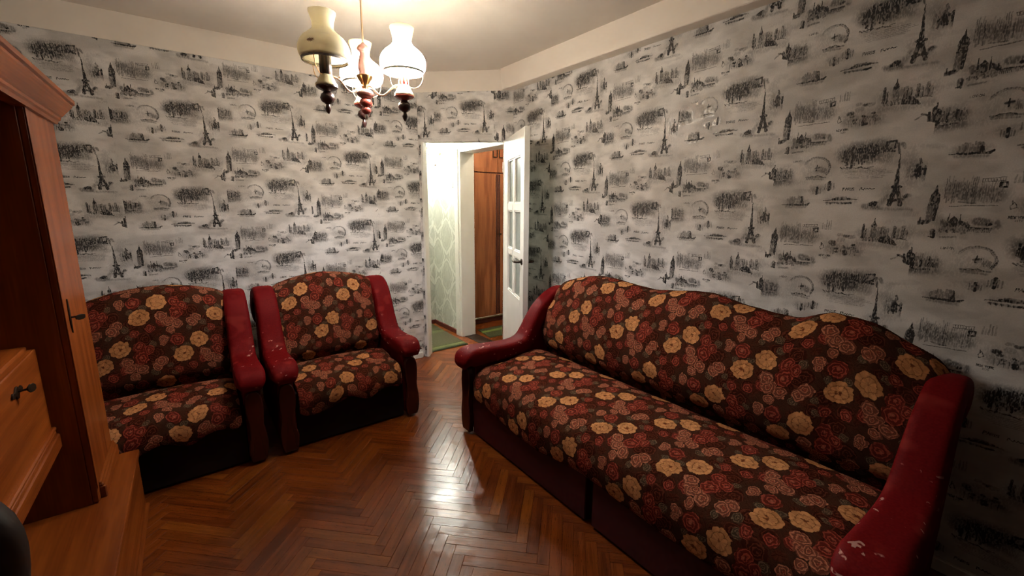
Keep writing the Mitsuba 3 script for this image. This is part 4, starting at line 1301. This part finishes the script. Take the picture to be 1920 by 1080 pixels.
def build_hall():
    key = 'light_switch'
    note(key, 'small white rocker light switch on the pale hall wallpaper beside the inner doorway', 'switch')
    y, z = 4.105, 1.665
    put(key + '__plate', rbox(HX - .012, HX, y - .041, y + .041, z - .041, z + .041, .004), 'mat_plastic_white')
    put(key + '__rocker', rbox(HX - .017, HX - .010, y - .020, y + .020, z - .030, z + .030, .003), 'mat_plastic_white')

    def rug(key, x0, x1, y0, y1, mat, label):
        g = np.linspace(0, 1, 40)
        R = np.random.default_rng(4)
        X, Y = np.meshgrid(g, g, indexing='ij')
        zt = .008 + .003 * meshkit.fbm(np.stack([X * 4, Y * 9, X * 0], -1), 2, seed=3)
        P = np.stack([x0 + (x1 - x0) * X + .04 * Y, y0 + (y1 - y0) * Y, zt], -1).reshape(-1, 3)
        n = 40
        f = [(i * n + j, (i + 1) * n + j, (i + 1) * n + j + 1, i * n + j + 1) for i in range(n - 1) for j in range(n - 1)]
        uv = np.stack([X.ravel(), Y.ravel()], 1)
        rim = [i * n for i in range(n)] + [(n - 1) * n + j for j in range(n)] + [i * n + n - 1 for i in reversed(range(n))] + [j for j in reversed(range(n))]
        V = [P, P[rim] * [1, 1, 0] + [0, 0, .001]]
        k = len(P)
        f += [(rim[(i + 1) % len(rim)], rim[i], k + i, k + (i + 1) % len(rim)) for i in range(len(rim))]
        put(key, mesh(np.vstack(V), f), mat, label, 'rug', smooth=True, uv=np.vstack([uv, uv[rim]]))

    rug('rug', 1.30, 2.205, 3.675, 4.560, 'mat_rug', 'green striped runner rug on the hall floor beyond the doorway')
    rug('rug_001', 2.52, 3.40, 3.72, 4.03, 'mat_rug_dark', 'dark green striped mat before the wardrobe in the side passage')

    key = 'wardrobe'
    note(key, 'reddish brown built-in wardrobe seen through the inner doorway', 'wardrobe')
    Y, X0, X1, XG = 4.235, 2.47, 3.46, 2.985
    put(key + '__plinth', rbox(X0, X1, Y + .02, Y + .55, 0, .065, .003), 'mat_wardrobe_dark', 'dark plinth')
    put(key + '__body', rbox(X0, X1, Y + .02, Y + .57, .065, 2.48, .003), 'mat_wardrobe_dark')
    for x0, x1, s in ((X0, XG - .002, -1), (XG + .002, X1, 1)):
        dr_ = put(key + '__door', rbox(x0, x1, Y, Y + .018, .085, 1.800, .003), 'mat_wardrobe', 'tall lower door')
        put(dr_ + '__edge_strip', rbox(XG + (-.030 if s < 0 else .006), XG + (-.006 if s < 0 else .030), Y - .006, Y + .002, .10, 1.79, .002), 'mat_wardrobe_dark', 'dark closing strip')
        kx = XG + s * .018
        put(dr_ + '__key', join(moved(slab([(.009 * math.cos(t), .032 * math.sin(t)) for t in np.linspace(0, 2 * math.pi, 24, endpoint=False)], .004, .001), frame([kx, Y - .006, 1.095], [1, 0, 0], [0, 0, 1], [0, -1, 0])), tube([(kx, Y - .008, 1.09), (kx, Y - .034, 1.09)], .004, 8), rbox(kx - .003, kx + .003, Y - .046, Y - .032, 1.078, 1.102, .001)), 'mat_bronze', 'dark key')
        up = put(key + '__upper_door', rbox(x0, x1, Y, Y + .018, 1.812, 2.46, .003), 'mat_wardrobe', 'upper cupboard door')
        px = XG + s * .045
        ring = [(px - .028, Y - .012, 1.985), (px + .028, Y - .012, 1.985), (px + .028, Y - .012, 2.095), (px - .028, Y - .012, 2.095), (px - .028, Y - .012, 1.985)]
        put(up + '__pull', join(*[tube([a, b], .0045, 6) for a, b in zip(ring[:-1], ring[1:])], rbox(px - .006, px + .006, Y - .012, Y + .001, 2.088, 2.10, .001), rbox(px - .006, px + .006, Y - .012, Y + .001, 1.98, 1.992, .001)), 'mat_bronze', 'square wire pull')
    put(key + '__base_rail', rbox(X0, X1, Y - .004, Y + .02, .062, .086, .003), 'mat_chrome', 'pale metal strip above the plinth')


build_hall()


# lamp of the side passage, out of sight; placed to light the wardrobe
note('unseen_ceiling_lamp', 'small round ceiling lamp of the side passage, out of view, placed to light the wardrobe', 'lamp')
put('unseen_ceiling_lamp__base', lathe([(0, ZC - .03), (.07, ZC - .03), (.075, ZC - .001), (0, ZC - .001)], 28, (2.95, 3.5, 0)), 'mat_brass', smooth=40)
put('unseen_ceiling_lamp__globe', trimesh.creation.icosphere(3, .075).apply_translation((2.95, 3.5, ZC - .095)), 'mat_opal_lit', smooth=True, emitter={'type': 'area', 'radiance': rgb(30.0, 25.0, 18.5)})
